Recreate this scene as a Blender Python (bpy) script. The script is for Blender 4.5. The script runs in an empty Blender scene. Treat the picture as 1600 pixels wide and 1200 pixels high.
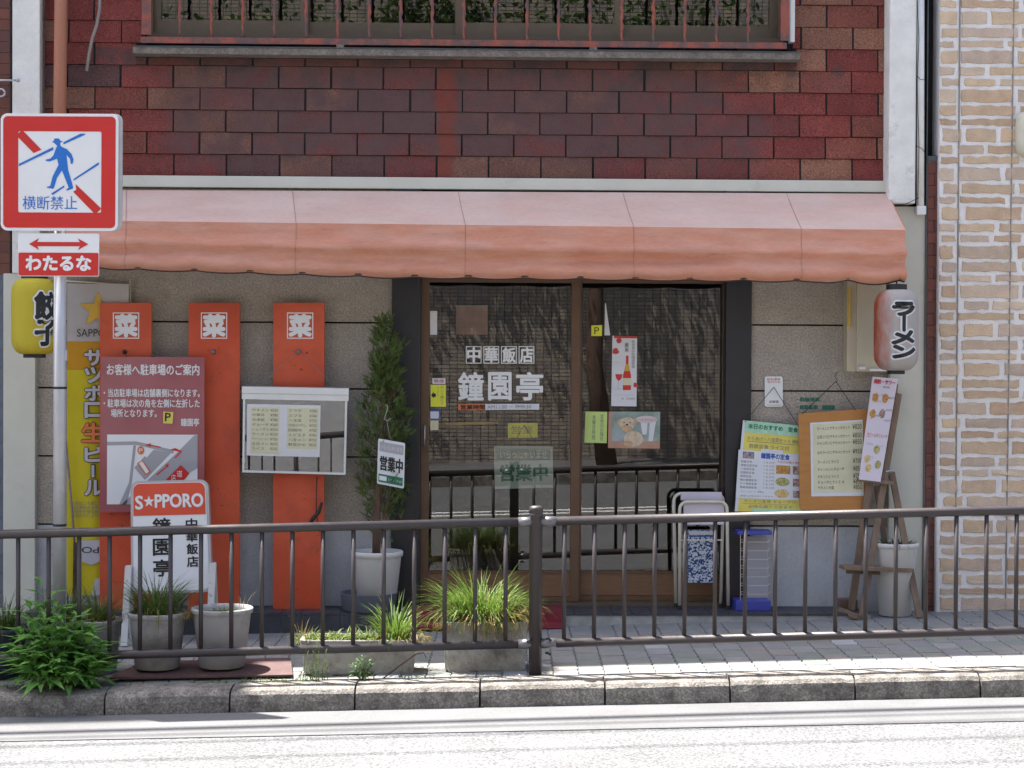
import bpy, math, random
import numpy as np
from mathutils import Vector, Matrix, Quaternion
R = math.radians
random.seed(7)
SC = bpy.context.scene
COL = SC.collection

# ------------------------------------------------------------------ camera
F = 2800.0                                    # focal length in pixels of the 1600 px wide photograph
YAW, PITCH, ROLL = R(-1.5), R(-0.8), R(0.28)
CAM = Vector((0, -10.2, 1.49))
CM = (Matrix.Rotation(YAW, 3, 'Z') @ Matrix.Rotation(R(90) + PITCH, 3, 'X') @ Matrix.Rotation(ROLL, 3, 'Z'))
cam = bpy.data.cameras.new('camera')
cam.sensor_width = 36; cam.lens = F / 1600 * 36; cam.clip_end = 500
co = bpy.data.objects.new('camera', cam); COL.objects.link(co)
co.matrix_world = Matrix.Translation(CAM) @ CM.to_4x4()
SC.camera = co

# ------------------------------------------------------------------ sky, sun, exposure
SUN_EL, SUN_AZ = R(68), R(-52)                # azimuth from +Y, towards -X
w = bpy.data.worlds.new('World'); SC.world = w; w.use_nodes = True
nt = w.node_tree; bg = nt.nodes['Background']
sky = nt.nodes.new('ShaderNodeTexSky'); sky.sky_type = 'NISHITA'; sky.sun_disc = False
sky.sun_elevation = SUN_EL; sky.sun_rotation = SUN_AZ; sky.dust_density = 4.0; sky.ozone_density = .6
nt.links.new(sky.outputs[0], bg.inputs[0]); bg.inputs[1].default_value = 0.10
sl = bpy.data.lights.new('sun', 'SUN'); sl.energy = 4.8; sl.angle = R(0.53); sl.color = (1, .95, .88)
so = bpy.data.objects.new('sun', sl); COL.objects.link(so)
sdir = Vector((math.sin(SUN_AZ) * math.cos(SUN_EL), math.cos(SUN_AZ) * math.cos(SUN_EL), math.sin(SUN_EL)))
so.rotation_euler = (-sdir).to_track_quat('-Z', 'Y').to_euler(); so.location = sdir * 40
vs = SC.view_settings; vs.view_transform = 'Standard'; vs.look = 'None'; vs.gamma = 1
vs.exposure = 2.07
SC.render.engine = 'CYCLES'
SC.cycles.max_bounces = 8; SC.cycles.transparent_max_bounces = 12

# ------------------------------------------------------------------ pixel -> place
def ray(px, py):
    return CM @ Vector(((px - 800) / F, -(py - 600) / F, -1))
def at(px, py, Y):
    d = ray(px, py); return CAM + d * ((Y - CAM.y) / d.y)
RV = Vector((math.cos(YAW), math.sin(YAW), 0)); FV = Vector((-math.sin(YAW), math.cos(YAW), 0))
P0 = Vector((0, -1.8, 0)); SLOPE = .025
def atf(px, py, t=0):                         # on the fence's vertical plane, t metres behind it
    d = ray(px, py); return CAM + d * ((P0 + FV * t - CAM).dot(FV) / d.dot(FV))
def st(s, t, z=0):                            # fence frame: s along the kerb, t towards the wall
    p = P0 + RV * s + FV * t; return Vector((p.x, p.y, SLOPE * s + z))
def gz(x): return SLOPE * x

# ------------------------------------------------------------------ materials
MATS = {}
def mat(name, col, rough=.7, var=.15, scale=8, bump=0, bscale=60, metal=0, col2=None, stain=None, spec=.5, objcol=False, speck=0, trans=0, stretch=None, sps=150, film=None):
    if name in MATS: return MATS[name]
    m = bpy.data.materials.new(name); m.use_nodes = True; MATS[name] = m
    n, l = m.node_tree.nodes, m.node_tree.links
    b = n['Principled BSDF']; b.inputs['Roughness'].default_value = rough; b.inputs['Metallic'].default_value = metal
    b.inputs['Specular IOR Level'].default_value = spec
    tc = n.new('ShaderNodeTexCoord'); geo = n.new('ShaderNodeNewGeometry')
    pos = geo.outputs['Position']
    if stretch:
        mp = n.new('ShaderNodeMapping'); mp.inputs['Scale'].default_value = stretch; l.new(pos, mp.inputs[0]); pos = mp.outputs[0]
    def noise(sc, det=5, ro=.6):
        t = n.new('ShaderNodeTexNoise'); t.inputs['Scale'].default_value = sc; t.inputs['Detail'].default_value = det
        t.inputs['Roughness'].default_value = ro; l.new(pos, t.inputs['Vector']); return t.outputs[0]
    def ramp(src, a, c, lo, hi):
        r = n.new('ShaderNodeMapRange'); r.inputs[1].default_value = a; r.inputs[2].default_value = c
        r.inputs[3].default_value = lo; r.inputs[4].default_value = hi; l.new(src, r.inputs[0]); return r.outputs[0]
    def mix(fac, a, bcol, mode='MIX'):
        x = n.new('ShaderNodeMix'); x.data_type = 'RGBA'; x.blend_type = mode
        if isinstance(fac, (int, float)): x.inputs[0].default_value = fac
        else: l.new(fac, x.inputs[0])
        for s, v in ((6, a), (7, bcol)):
            if isinstance(v, tuple): x.inputs[s].default_value = (*v, 1)
            else: l.new(v, x.inputs[s])
        return x.outputs[2]
    if objcol:
        oi = n.new('ShaderNodeObjectInfo'); base = oi.outputs['Color']
    else: base = tuple(col)
    if col2: base = mix(ramp(noise(scale * .6, 3), .4, .62, 0, 1), base, tuple(col2))
    if var:
        v = ramp(noise(scale), .25, .75, 1 - var, 1 + var)
        cb = n.new('ShaderNodeCombineColor'); [l.new(v, cb.inputs[i]) for i in range(3)]
        base = mix(1.0, base, cb.outputs[0], 'MULTIPLY')
    if speck:
        v = ramp(noise(sps, 2), .35, .7, 1 - speck, 1 + speck)
        cb = n.new('ShaderNodeCombineColor'); [l.new(v, cb.inputs[i]) for i in range(3)]
        base = mix(1.0, base, cb.outputs[0], 'MULTIPLY')
    if stain:                                 # (colour, scale, lo, hi)
        base = mix(ramp(noise(stain[1], 6, .7), stain[2], stain[3], 0, 1), base, tuple(stain[0]))
    if film: base = film(n, l, noise, ramp, mix, geo, base)
    if isinstance(base, tuple): b.inputs['Base Color'].default_value = (*base, 1)
    else: l.new(base, b.inputs['Base Color'])
    if bump:
        bp = n.new('ShaderNodeBump'); bp.inputs['Strength'].default_value = bump; bp.inputs['Distance'].default_value = .01
        l.new(noise(bscale, 4), bp.inputs['Height']); l.new(bp.outputs[0], b.inputs['Normal'])
    l.new(ramp(noise(scale * 1.7), .3, .7, max(0, rough - .08), min(1, rough + .08)), b.inputs['Roughness'])
    if trans:
        tl = n.new('ShaderNodeBsdfTranslucent'); ms = n.new('ShaderNodeMixShader'); ms.inputs[0].default_value = trans
        if isinstance(base, tuple): tl.inputs[0].default_value = (*base, 1)
        else: l.new(base, tl.inputs[0])
        l.new(b.outputs[0], ms.inputs[1]); l.new(tl.outputs[0], ms.inputs[2]); l.new(ms.outputs[0], n['Material Output'].inputs[0])
    return m
def glass(name, k=1.5, ior=1.55, tint=(1, 1, 1), rough=0.0):
    m = bpy.data.materials.new(name); m.use_nodes = True; n, l = m.node_tree.nodes, m.node_tree.links
    n.clear(); o = n.new('ShaderNodeOutputMaterial'); g = n.new('ShaderNodeBsdfGlossy'); g.inputs['Roughness'].default_value = rough
    t = n.new('ShaderNodeBsdfTransparent'); t.inputs[0].default_value = (*tint, 1)
    f = n.new('ShaderNodeFresnel'); f.inputs[0].default_value = ior
    mu = n.new('ShaderNodeMath'); mu.operation = 'MULTIPLY'; mu.use_clamp = True; mu.inputs[1].default_value = k
    x = n.new('ShaderNodeMixShader'); l.new(f.outputs[0], mu.inputs[0]); l.new(mu.outputs[0], x.inputs[0])
    l.new(t.outputs[0], x.inputs[1]); l.new(g.outputs[0], x.inputs[2]); l.new(x.outputs[0], o.inputs[0])
    MATS[name] = m; return m
def plain(name, col, rough=.6): return mat(name, col, rough, var=.06, scale=5)

# ------------------------------------------------------------------ mesh building
WLOC = {}
class MB:
    def __init__(s): s.v = []; s.f = []
    def add(s, vs, fs):
        o = len(s.v); s.v += [Vector(p) for p in vs]; s.f += [tuple(i + o for i in f) for f in fs]; return s
    def box(s, a, b):
        x0, y0, z0 = a; x1, y1, z1 = b
        return s.add([(x0, y0, z0), (x1, y0, z0), (x1, y1, z0), (x0, y1, z0), (x0, y0, z1), (x1, y0, z1), (x1, y1, z1), (x0, y1, z1)],
                     [(3, 2, 1, 0), (4, 5, 6, 7), (0, 1, 5, 4), (1, 2, 6, 5), (2, 3, 7, 6), (3, 0, 4, 7)])
    def hexa(s, p):                            # 8 points: bottom loop then top loop
        return s.add(p, [(3, 2, 1, 0), (4, 5, 6, 7), (0, 1, 5, 4), (1, 2, 6, 5), (2, 3, 7, 6), (3, 0, 4, 7)])
    def prism(s, loop, off):                   # polygon loop (front) extruded by vector off, front smaller bevel-free
        n = len(loop); off = Vector(off)
        a = [Vector(p) for p in loop]; b = [p + off for p in a]
        return s.add(a + b, [tuple(range(n)), tuple(range(2 * n - 1, n - 1, -1))] + [((i + 1) % n, i, n + i, n + (i + 1) % n) for i in range(n)])
    def tube(s, pts, r, seg=8, cap=True):
        pts = [Vector(p) for p in pts]; n = len(pts); rs = r if isinstance(r, (list, tuple)) else [r] * n
        vs = []; u = None
        for i, p in enumerate(pts):
            d = (pts[min(i + 1, n - 1)] - pts[max(i - 1, 0)]).normalized()
            if u is None: u = d.orthogonal().normalized()
            u = (u - d * u.dot(d)); u = u.normalized() if u.length > 1e-6 else d.orthogonal().normalized()
            q = d.cross(u)
            for k in range(seg):
                a = 2 * math.pi * k / seg; vs.append(p + (u * math.cos(a) + q * math.sin(a)) * rs[i])
        fs = [(i * seg + k, i * seg + (k + 1) % seg, (i + 1) * seg + (k + 1) % seg, (i + 1) * seg + k) for i in range(n - 1) for k in range(seg)]
        if cap: fs += [tuple(range(seg - 1, -1, -1)), tuple((n - 1) * seg + k for k in range(seg))]
        return s.add(vs, fs)
    def bar(s, a, b, w, t, up=(0, 0, 1)):      # rectangular bar from a to b
        a, b = Vector(a), Vector(b); d = (b - a).normalized(); up = Vector(up)
        if abs(d.dot(up)) > .98: up = Vector((0, 1, 0))
        x = d.cross(up).normalized() * w / 2; y = d.cross(x).normalized() * t / 2
        return s.hexa([a - x - y, a + x - y, a + x + y, a - x + y, b - x - y, b + x - y, b + x + y, b - x + y])
    def lathe(s, prof, c, seg=32, sx=1, sy=1, power=2):   # prof: (r, z); closed profile optional
        c = Vector(c); vs = []; n = len(prof)
        for r, z in prof:
            for k in range(seg):
                a = 2 * math.pi * k / seg; ca, sa = math.cos(a), math.sin(a)
                if power != 2:
                    q = (abs(ca) ** power + abs(sa) ** power) ** (-1 / power)
                    ca *= q; sa *= q
                vs.append(c + Vector((r * ca * sx, r * sa * sy, z)))
        fs = [(i * seg + k, i * seg + (k + 1) % seg, (i + 1) * seg + (k + 1) % seg, (i + 1) * seg + k) for i in range(n - 1) for k in range(seg)]
        fs += [tuple(range(seg - 1, -1, -1)), tuple((n - 1) * seg + k for k in range(seg))]
        return s.add(vs, fs)
    def build(s, name, m, parent=None, smooth=False, kind=None, color=None, bevel=0):
        xs = np.array([tuple(p) for p in s.v]); lo, hi = xs.min(0), xs.max(0)
        o = Vector(((lo[0] + hi[0]) / 2, (lo[1] + hi[1]) / 2, lo[2]))
        me = bpy.data.meshes.new(name); me.from_pydata([p - o for p in s.v], [], s.f); me.update()
        return link(name, me, m, o, parent, smooth, kind, color, bevel)
def link(name, me, m, o, parent=None, smooth=False, kind=None, color=None, bevel=0):
    if m and not me.materials: me.materials.append(MATS[m] if isinstance(m, str) else m)
    if smooth: me.shade_smooth()
    ob = bpy.data.objects.new(name, me); COL.objects.link(ob); WLOC[ob.name] = Vector(o)
    if parent is not None: ob.parent = parent; ob.location = Vector(o) - WLOC[parent.name]
    else: ob.location = o
    if kind: ob['kind'] = kind
    if color: ob.color = (*color, 1)
    if bevel:
        bv = ob.modifiers.new('bevel', 'BEVEL'); bv.width = bevel; bv.segments = 2; bv.limit_method = 'ANGLE'
    return ob
def tag(o, label, cat, group=None):
    o['label'] = label; o['category'] = cat
    if group: o['group'] = group
    return o
def thing(name, loc, label, cat, group=None):
    e = bpy.data.objects.new(name, None); COL.objects.link(e); e.location = loc; WLOC[e.name] = Vector(loc); e.empty_display_size = .1
    return tag(e, label, cat, group)

# ------------------------------------------------------------------ flat panels and lettering
TXT = {}
def glyphs(body, spacing=1.0, line=1.0):
    k = (body, spacing, line)
    if k not in TXT:
        c = bpy.data.curves.new('t', 'FONT'); c.body = body; c.size = 1; c.align_x = 'CENTER' if '\n' in body and max(map(len, body.split('\n'))) == 1 else 'LEFT'
        c.space_character = spacing; c.space_line = line; c.resolution_u = 3
        o = bpy.data.objects.new('t', c); COL.objects.link(o)
        me = bpy.data.meshes.new_from_object(o.evaluated_get(bpy.context.evaluated_depsgraph_get()))
        v = np.array([tuple(x.co[:2]) for x in me.vertices]); f = [tuple(p.vertices) for p in me.polygons]
        bpy.data.objects.remove(o); bpy.data.curves.remove(c); bpy.data.meshes.remove(me)
        lo, hi = v.min(0), v.max(0); v = (v - lo) / (hi - lo); v[:, 1] = 1 - v[:, 1]
        TXT[k] = (v, f)
    return TXT[k]
class Panel:
    """flat board given by its corners (pixels on vertical planes Y); u right, v down, off outward"""
    def __init__(s, tl, tr, br, bl, Y=0, pts=None):
        Ys = Y if isinstance(Y, (list, tuple)) else [Y] * 4
        s.c = pts if pts else [at(p[0], p[1], y) for p, y in zip((tl, tr, br, bl), Ys)]
        a, b, c, d = s.c; s.n = (d - a).cross(b - a).normalized()
        if s.n.dot(CAM - a) < 0: s.n = -s.n
        s.w = ((b - a).length + (c - d).length) / 2; s.h = ((d - a).length + (c - b).length) / 2
    def p(s, u, v, off=0):
        a, b, c, d = s.c
        return (a * (1 - u) + b * u) * (1 - v) + (d * (1 - u) + c * u) * v + s.n * off
    def slab(s, mb, u0, v0, u1, v1, o0, o1):
        f = [s.p(u0, v1, o1), s.p(u1, v1, o1), s.p(u1, v0, o1), s.p(u0, v0, o1)]
        b = [s.p(u0, v1, o0), s.p(u1, v1, o0), s.p(u1, v0, o0), s.p(u0, v0, o0)]
        mb.hexa([b[0], b[1], f[1], f[0], b[3], b[2], f[2], f[3]]); return mb
    def body(s, name, m, th=.01, parent=None, bevel=0, **k):
        return s.slab(MB(), 0, 0, 1, 1, -th, 0).build(name, m, parent, bevel=bevel, **k)
    def frame(s, mb, wd, o0, o1, u0=0, v0=0, u1=1, v1=1):
        a, b = wd / s.w, wd / s.h
        s.slab(mb, u0, v0, u1, v0 + b, o0, o1); s.slab(mb, u0, v1 - b, u1, v1, o0, o1)
        s.slab(mb, u0, v0 + b, u0 + a, v1 - b, o0, o1); s.slab(mb, u1 - a, v0 + b, u1, v1 - b, o0, o1); return mb
    def text(s, mb, body, u0, v0, u1, v1, off=.002, bold=0, spacing=1.0, line=1.0):
        v, f = glyphs(body, spacing, line)
        sh = [(0, 0)] + ([(bold, 0), (-bold, 0), (0, bold), (0, -bold), (bold * .7, bold * .7), (-bold * .7, bold * .7), (bold * .7, -bold * .7), (-bold * .7, -bold * .7)] if bold else [])
        for i, (dx, dy) in enumerate(sh):      # bold: the strokes laid side by side, each a hair further out
            mb.add([s.p(u0 + (u1 - u0) * a + dx / s.w, v0 + (v1 - v0) * b + dy / s.h, off + i * .00012) for a, b in v], f)
        return mb
    def poly(s, mb, pts, off=.002):
        return mb.add([s.p(u, v, off) for u, v in pts], [tuple(range(len(pts)))])
    def rect(s, mb, u0, v0, u1, v1, off=.002): return s.poly(mb, [(u0, v1), (u1, v1), (u1, v0), (u0, v0)], off)
    def ell(s, mb, u, v, ru, rv, off=.002, n=20, jit=0):
        return s.poly(mb, [(u + ru * math.cos(t) * (1 + random.uniform(-jit, jit)), v + rv * math.sin(t) * (1 + random.uniform(-jit, jit))) for t in [2 * math.pi * i / n for i in range(n)]], off)
    def line(s, mb, pts, wd, off=.002):
        for (a, b), (c, d) in zip(pts, pts[1:]):
            A, B = s.p(a, b, off), s.p(c, d, off); x = (B - A).cross(s.n).normalized() * wd / 2
            mb.add([A - x, A + x, B + x, B - x], [(0, 1, 2, 3)])
        return mb
def star(u, v, ru, rv, rot=0, k=.40):
    return [(u + (ru if i % 2 == 0 else ru * k) * math.sin(math.pi * i / 5 + rot), v - (rv if i % 2 == 0 else rv * k) * math.cos(math.pi * i / 5 + rot)) for i in range(10)]

# ================================================================== SETTING: ground, road, kerbs
mat('asphalt', (.130, .134, .140), .9, .16, 2, .6, 90, speck=.55, sps=85, col2=(.125, .128, .134))
mat('gutter', (.112, .114, .119), .85, .14, 2.5, .15, 200, speck=.14, sps=110)
mat('kerb_concrete', (.20, .185, .165), .9, .35, 9, .7, 90, speck=.42, sps=105, stain=((.065, .058, .052), 13, .46, .68))
mat('paver_mat', (.3, .3, .3), .85, .12, 10, .3, 150, objcol=True, speck=.12)
mat('bedding', (.15, .147, .14), .95, .2, 12)
mat('soil', (.05, .038, .028), .95, .3, 40, .6, 90)
mat('paint_white', (.75, .75, .73), .7, .1, 6)
def strip(name, s0, s1, t0, t1, z, m, th=.3, n=1):
    mb = MB()
    mb.hexa([st(s0, t0, z - th), st(s1, t0, z - th), st(s1, t1, z - th), st(s0, t1, z - th), st(s0, t0, z), st(s1, t0, z), st(s1, t1, z), st(s0, t1, z)])
    return mb.build(name, m, kind='structure')
LX = 45
g = MB(); g.add([(-250, -250, -7.5), (250, -250, -7.5), (250, 250, -7.5), (-250, 250, -7.5)], [(0, 1, 2, 3)]); g.build('ground', 'bedding', kind='structure')
ROADZ = -.105
strip('road', -LX, LX, -10.1, -.782, ROADZ, 'asphalt')
strip('gutter', -LX, LX, -.78, -.255, ROADZ + .004, 'gutter')
pave = strip('pavement', -LX, LX, -.072, 2.2, -.035, 'bedding')
strip('opposite_pavement', -LX, LX, -13.5, -10.3, .0, 'gutter')
strip('opposite_kerb', -LX, LX, -10.298, -10.1, .02, 'kerb_concrete')
mb = MB(); mb.hexa([st(-LX, -6.1, ROADZ + .001), st(LX, -6.1, ROADZ + .001), st(LX, -5.97, ROADZ + .001), st(-LX, -5.97, ROADZ + .001)] + [st(-LX, -6.1, ROADZ + .006), st(LX, -6.1, ROADZ + .006), st(LX, -5.97, ROADZ + .006), st(-LX, -5.97, ROADZ + .006)])
mb.build('lane_line', 'paint_white', kind='structure')
mb = MB(); mb.hexa([st(-LX, -6.45, ROADZ + .001), st(LX, -6.45, ROADZ + .001), st(LX, -6.33, ROADZ + .001), st(-LX, -6.33, ROADZ + .001)] + [st(-LX, -6.45, ROADZ + .006), st(LX, -6.45, ROADZ + .006), st(LX, -6.33, ROADZ + .006), st(-LX, -6.33, ROADZ + .006)]); mb.build('lane_line', 'paint_white', kind='structure')

# kerb: one block every 0.6 m
kb = MB(); kb.hexa([st(-LX, -.24, -.4), st(LX, -.24, -.4), st(LX, -.085, -.4), st(-LX, -.085, -.4), st(-LX, -.24, -.13), st(LX, -.24, -.13), st(LX, -.085, -.13), st(-LX, -.085, -.13)])
kerb = kb.build('kerb', 'kerb_concrete', kind='structure')
prof = [(-.255, -.14), (-.253, -.055), (-.247, -.025), (-.232, -.008), (-.205, .000), (-.16, .004), (-.077, .004), (-.077, -.125), (-.16, -.125)]
KS = (atf(1142, 1090, -.25) - P0).dot(RV)
for i in range(-12, 9):
    s0 = KS + i * .5705; s1 = s0 + .5705 - .006
    j = [random.uniform(-.003, .003) for _ in range(3)]
    rg = []; ns = 8
    for k in range(ns + 1):
        s = s0 + (s1 - s0) * k / ns
        e = .012 if k in (0, ns) else 0
        rg.append([st(s + (.0015 if e and k == 0 else -.0015 if e else 0), t + j[0] + (e * .35 if q < 4 else 0) + random.uniform(-.0016, .0016), z + j[1] - (e * .3 if 1 < q < 7 else 0) + random.uniform(-.0014, .0014)) for q, (t, z) in enumerate(prof)])
    n = len(prof); m = MB()
    m.add([p for r_ in rg for p in r_], [(a * n + q, a * n + (q + 1) % n, (a + 1) * n + (q + 1) % n, (a + 1) * n + q) for a in range(ns) for q in range(n)] + [tuple(range(n)), tuple(range((ns + 1) * n - 1, ns * n - 1, -1))])
    m.build('kerb_block', 'kerb_concrete', kerb)

# interlocking pavers with notched sides
PW, PD = .1205, .19
def paver_mesh():
    g_ = .0018; z = [(-g_, 0), (.008, .25), (-g_ - .002, .5), (.008, .75), (-g_, 1)]
    L = [(-PW / 2 + g_ + (.004 if i % 2 else -.004), -PD / 2 + g_ + f * (PD - 2 * g_)) for i, (o, f) in enumerate(z)]
    Rr = [(PW / 2 - g_ + (.004 if i % 2 else -.004), y) for i, (x, y) in enumerate(L)]
    loop = L[::-1] + Rr
    n = len(loop); ins = [(x * .955, y * .97) for x, y in loop]
    v = [(x, y, -.03) for x, y in loop] + [(x, y, -.005) for x, y in loop] + [(x, y, 0) for x, y in ins]
    f = [(i, (i + 1) % n, n + (i + 1) % n, n + i) for i in range(n)] + [(n + i, n + (i + 1) % n, 2 * n + (i + 1) % n, 2 * n + i) for i in range(n)] + [tuple(range(2 * n, 3 * n))]
    return v, f
PV, PF = paver_mesh()
pm = bpy.data.meshes.new('paver'); pm.from_pydata(PV, [], PF); pm.materials.append(MATS['paver_mat'])
PCOL = [(.20, .20, .195), (.185, .20, .19), (.21, .20, .19), (.17, .19, .178), (.22, .22, .225), (.19, .19, .20), (.30, .31, .33)]
far = MB(); cnt = 0
cells = []
for c in range(-33, 34):
    for r_ in range(0, 11):
        s = c * PW; t = -.072 + PD / 2 + r_ * PD + (PD / 2 if c % 2 else 0) * 1.0
        cells.append((t, s))
    if c % 2: cells.append((-.072 + PD * .25 - .0475 + .0475, c * PW + 1e6))
cells = sorted(x for x in cells)
rm = Matrix.Rotation(YAW, 4, 'Z'); tiltm = Matrix.Rotation(-math.atan(SLOPE), 4, 'Y')
for t, s in cells:
    half = s > 1e5
    if half: s -= 1e6
    p = st(s, t, random.uniform(-.003, .001))
    if half: p = st(s, -.072 + PD / 4, 0)
    M = Matrix.Translation(p) @ rm @ tiltm
    if not half and cnt < 300 and -23 * PW < s < 25 * PW:
        o = bpy.data.objects.new('paver', pm); COL.objects.link(o); o.parent = pave
        o.matrix_world = Matrix.Identity(4); o.matrix_local = Matrix.Translation(-WLOC[pave.name]) @ M
        o.color = (*random.choices(PCOL, [5, 4, 4, 4, 3, 3, 1])[0], 1); cnt += 1
    else:
        k = .5 if half else 1
        far.add([M @ Vector((x, y * k, z)) for x, y, z in PV], PF)
far.build('paver_field', 'paver_mat', pave, kind='stuff', color=(.195, .198, .194))

# ================================================================== RESTAURANT BUILDING
def weather(n, l, noise, ramp, mix, geo, base):
    """grey-violet grime over the middle of the wall, one rust run and dark runs under the sill (wear fixed to the wall)"""
    sp = n.new('ShaderNodeSeparateXYZ'); l.new(geo.outputs['Position'], sp.inputs[0])
    def op(o, a, b):
        x = n.new('ShaderNodeMath'); x.operation = o; x.use_clamp = o == 'MULTIPLY'
        for i, v in enumerate((a, b)):
            if isinstance(v, (int, float)): x.inputs[i].default_value = v
            else: l.new(v, x.inputs[i])
        return x.outputs[0]
    nx = noise(2.3, 4); nf = noise(9, 4)
    xw = op('ADD', sp.outputs[0], ramp(nx, .2, .8, -.55, .55)); zw = op('ADD', sp.outputs[2], ramp(nf, .2, .8, -.09, .09))
    m = op('MULTIPLY', op('MULTIPLY', ramp(xw, -2.0, -1.35, 0, 1), ramp(xw, 1.25, 1.75, 1, 0)), op('MULTIPLY', ramp(zw, 2.53, 2.70, .25, 1), ramp(zw, 3.16, 3.24, 1, 0)))
    m = op('MULTIPLY', m, ramp(nf, .3, .6, .45, 1.0))
    base = mix(m, base, (.098, .052, .050))
    sp2 = op('ADD', sp.outputs[0], ramp(noise(14, 3), .2, .8, -.03, .03))
    st_ = op('MULTIPLY', op('MULTIPLY', ramp(sp2, -.185, -.150, 0, 1), ramp(sp2, -.085, -.045, 1, 0)), op('MULTIPLY', ramp(sp.outputs[2], 3.20, 3.22, 1, 0), ramp(noise(20, 3), .3, .5, .45, .9)))
    base = mix(st_, base, (.175, .040, .026))
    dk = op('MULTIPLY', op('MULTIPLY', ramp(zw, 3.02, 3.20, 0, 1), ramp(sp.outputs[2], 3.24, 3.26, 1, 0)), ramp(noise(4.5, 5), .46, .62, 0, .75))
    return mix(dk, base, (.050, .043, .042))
mat('shingle', (.2, .06, .04), .92, .2, 7, .6, 120, objcol=True, speck=.5, sps=165, film=weather)
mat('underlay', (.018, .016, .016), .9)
mat('siding', (.375, .335, .29), .9, .14, 10, .8, 95, speck=.27, sps=100, stain=((.20, .175, .15), 5, .55, .8))
mat('smooth_wall', (.42, .43, .45), .85, .10, 7, .35, 170, speck=.10, stain=((.26, .26, .26), 9, .58, .8))
mat('cream_paint', (.52, .52, .45), .6, .07, 4, stain=((.40, .38, .31), 5, .6, .85))
mat('white_column', (.68, .67, .64), .85, .1, 9, .5, 60, stain=((.36, .35, .32), 7, .6, .8))
mat('black_tile', (.012, .012, .017), .45, .2, 5)
mat('brown_aluminium', (.115, .062, .034), .4, .12, 12, spec=.4)
mat('bronze', (.10, .072, .045), .4, .12, 12)
mat('kick_wood', (.17, .085, .04), .5, .2, 14, stretch=(1, 1, 6))
mat('dark_tile', (.045, .045, .055), .5, .25, 9, .2, 80)
mat('pale_concrete', (.33, .32, .30), .9, .25, 14, .5, 90)
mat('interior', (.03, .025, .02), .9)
mat('grille_red', (.27, .065, .04), .6, .2, 14, .3, 90, stain=((.10, .06, .058), 11, .42, .58))
mat('sill_metal', (.11, .12, .135), .35, .2, 8, metal=.6)
mat('weathered', (.17, .145, .125), .9, .35, 16, .5, 70, speck=.3)
mat('pipe_brown', (.33, .125, .065), .55, .07, 5)
mat('rubber', (.012, .012, .013), .6)
mat('steel', (.45, .45, .46), .35, .12, 12, metal=.8)
mat('white_plastic', (.66, .66, .65), .45, .06, 9)
glass('door_glass', 2.2, 1.55)
glass('window_glass', 1.9, 1.6, (.7, .7, .7))

GLY = .05
bld = thing('restaurant_building', (at(800, 940, 0).x, 0, 0), 'two storey Chinese restaurant with red shingled upper wall and grey panel shopfront', 'building')
X = lambda px, Y=0, py=600: at(px, py, Y).x
Z = lambda py, Y=0, px=800: at(px, py, Y).z
XL, XR = X(4), X(1445)
ROOF = 6.45
z_band0, z_band1 = Z(297), Z(279)
# core volumes that close the building and cast its shadow
core = MB()
core.box((XL, .06, z_band1), (XR, .25, Z(84)))                             # upper wall below the window
core.box((XL, .06, Z(84)), (X(222), .25, ROOF - .8)); core.box((X(1232), .06, Z(84)), (XR, .25, ROOF))
core.box((X(222), .06, 4.75), (-1.65, .25, ROOF - .8)); core.box((-1.65, .06, 4.75), (X(1232), .25, ROOF))
core.box((XL, .25, -1), (XL + .1, 7, ROOF - .8)); core.box((XR - .1, .25, -1), (XR, 7, ROOF)); core.box((XL, 7, -1), (XR, 7.1, ROOF - .8))
core.build('upper_wall', 'underlay', bld)
MB().box((-1.65, .0, ROOF), (XR, 7.1, ROOF + .03)).build('roof', 'weathered', bld)
MB().box((XL, .0, ROOF - .8), (-1.652, 7.1, ROOF - .77)).build('sun_cut_roof', 'weathered', bld)  # unseen roof shaped lower here so sun reaches the planter grass
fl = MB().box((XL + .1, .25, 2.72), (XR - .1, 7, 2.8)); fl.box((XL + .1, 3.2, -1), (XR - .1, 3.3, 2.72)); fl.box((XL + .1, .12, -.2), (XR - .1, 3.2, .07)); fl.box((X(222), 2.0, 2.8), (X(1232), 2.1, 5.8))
core2 = MB().box((-1.65, .25, ROOF - .8), (-1.6, 7, ROOF)).build('sun_cut_infill', 'weathered', bld)  # closes the step beside the roof lowered for sunlight
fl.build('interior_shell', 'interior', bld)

# shingles
sw = MB().box((X(66), .045, Z(285)), (X(1389), .058, 4.7))
sw.v = []; sw.f = []
sw.box((X(66), .045, Z(285)), (X(1389), .058, Z(82))); sw.box((X(66), .045, Z(82)), (X(216), .058, 4.7)); sw.box((X(1238), .045, Z(82)), (X(1389), .058, 4.7))
shw = sw.build('shingle_wall', 'underlay', bld)
SW_, SH_ = 81.7 / 274.5, 34.45 / 274.5
z0 = Z(277.5, 0, 800)
xph = X(597.5)
def shingle_col(px, py):
    d = abs((px - 640) / 520); h = max(0, 1 - d ** 4) * (.95 if py > 90 else 0)
    r = random.random()
    red, red2, tan, pur = (.165, .034, .028), (.17, .05, .036), (.19, .085, .055), (.10, .045, .043)
    c = random.choices([red, red2, tan, pur], [5, 4, 3, 1.5])[0]
    k = random.uniform(.85, 1.2) * (1.12 if px > 1100 or px < 260 else 1); return tuple(min(1, a * k) for a in c)
xw0, xw1 = X(66.5), X(1388.5)
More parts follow.
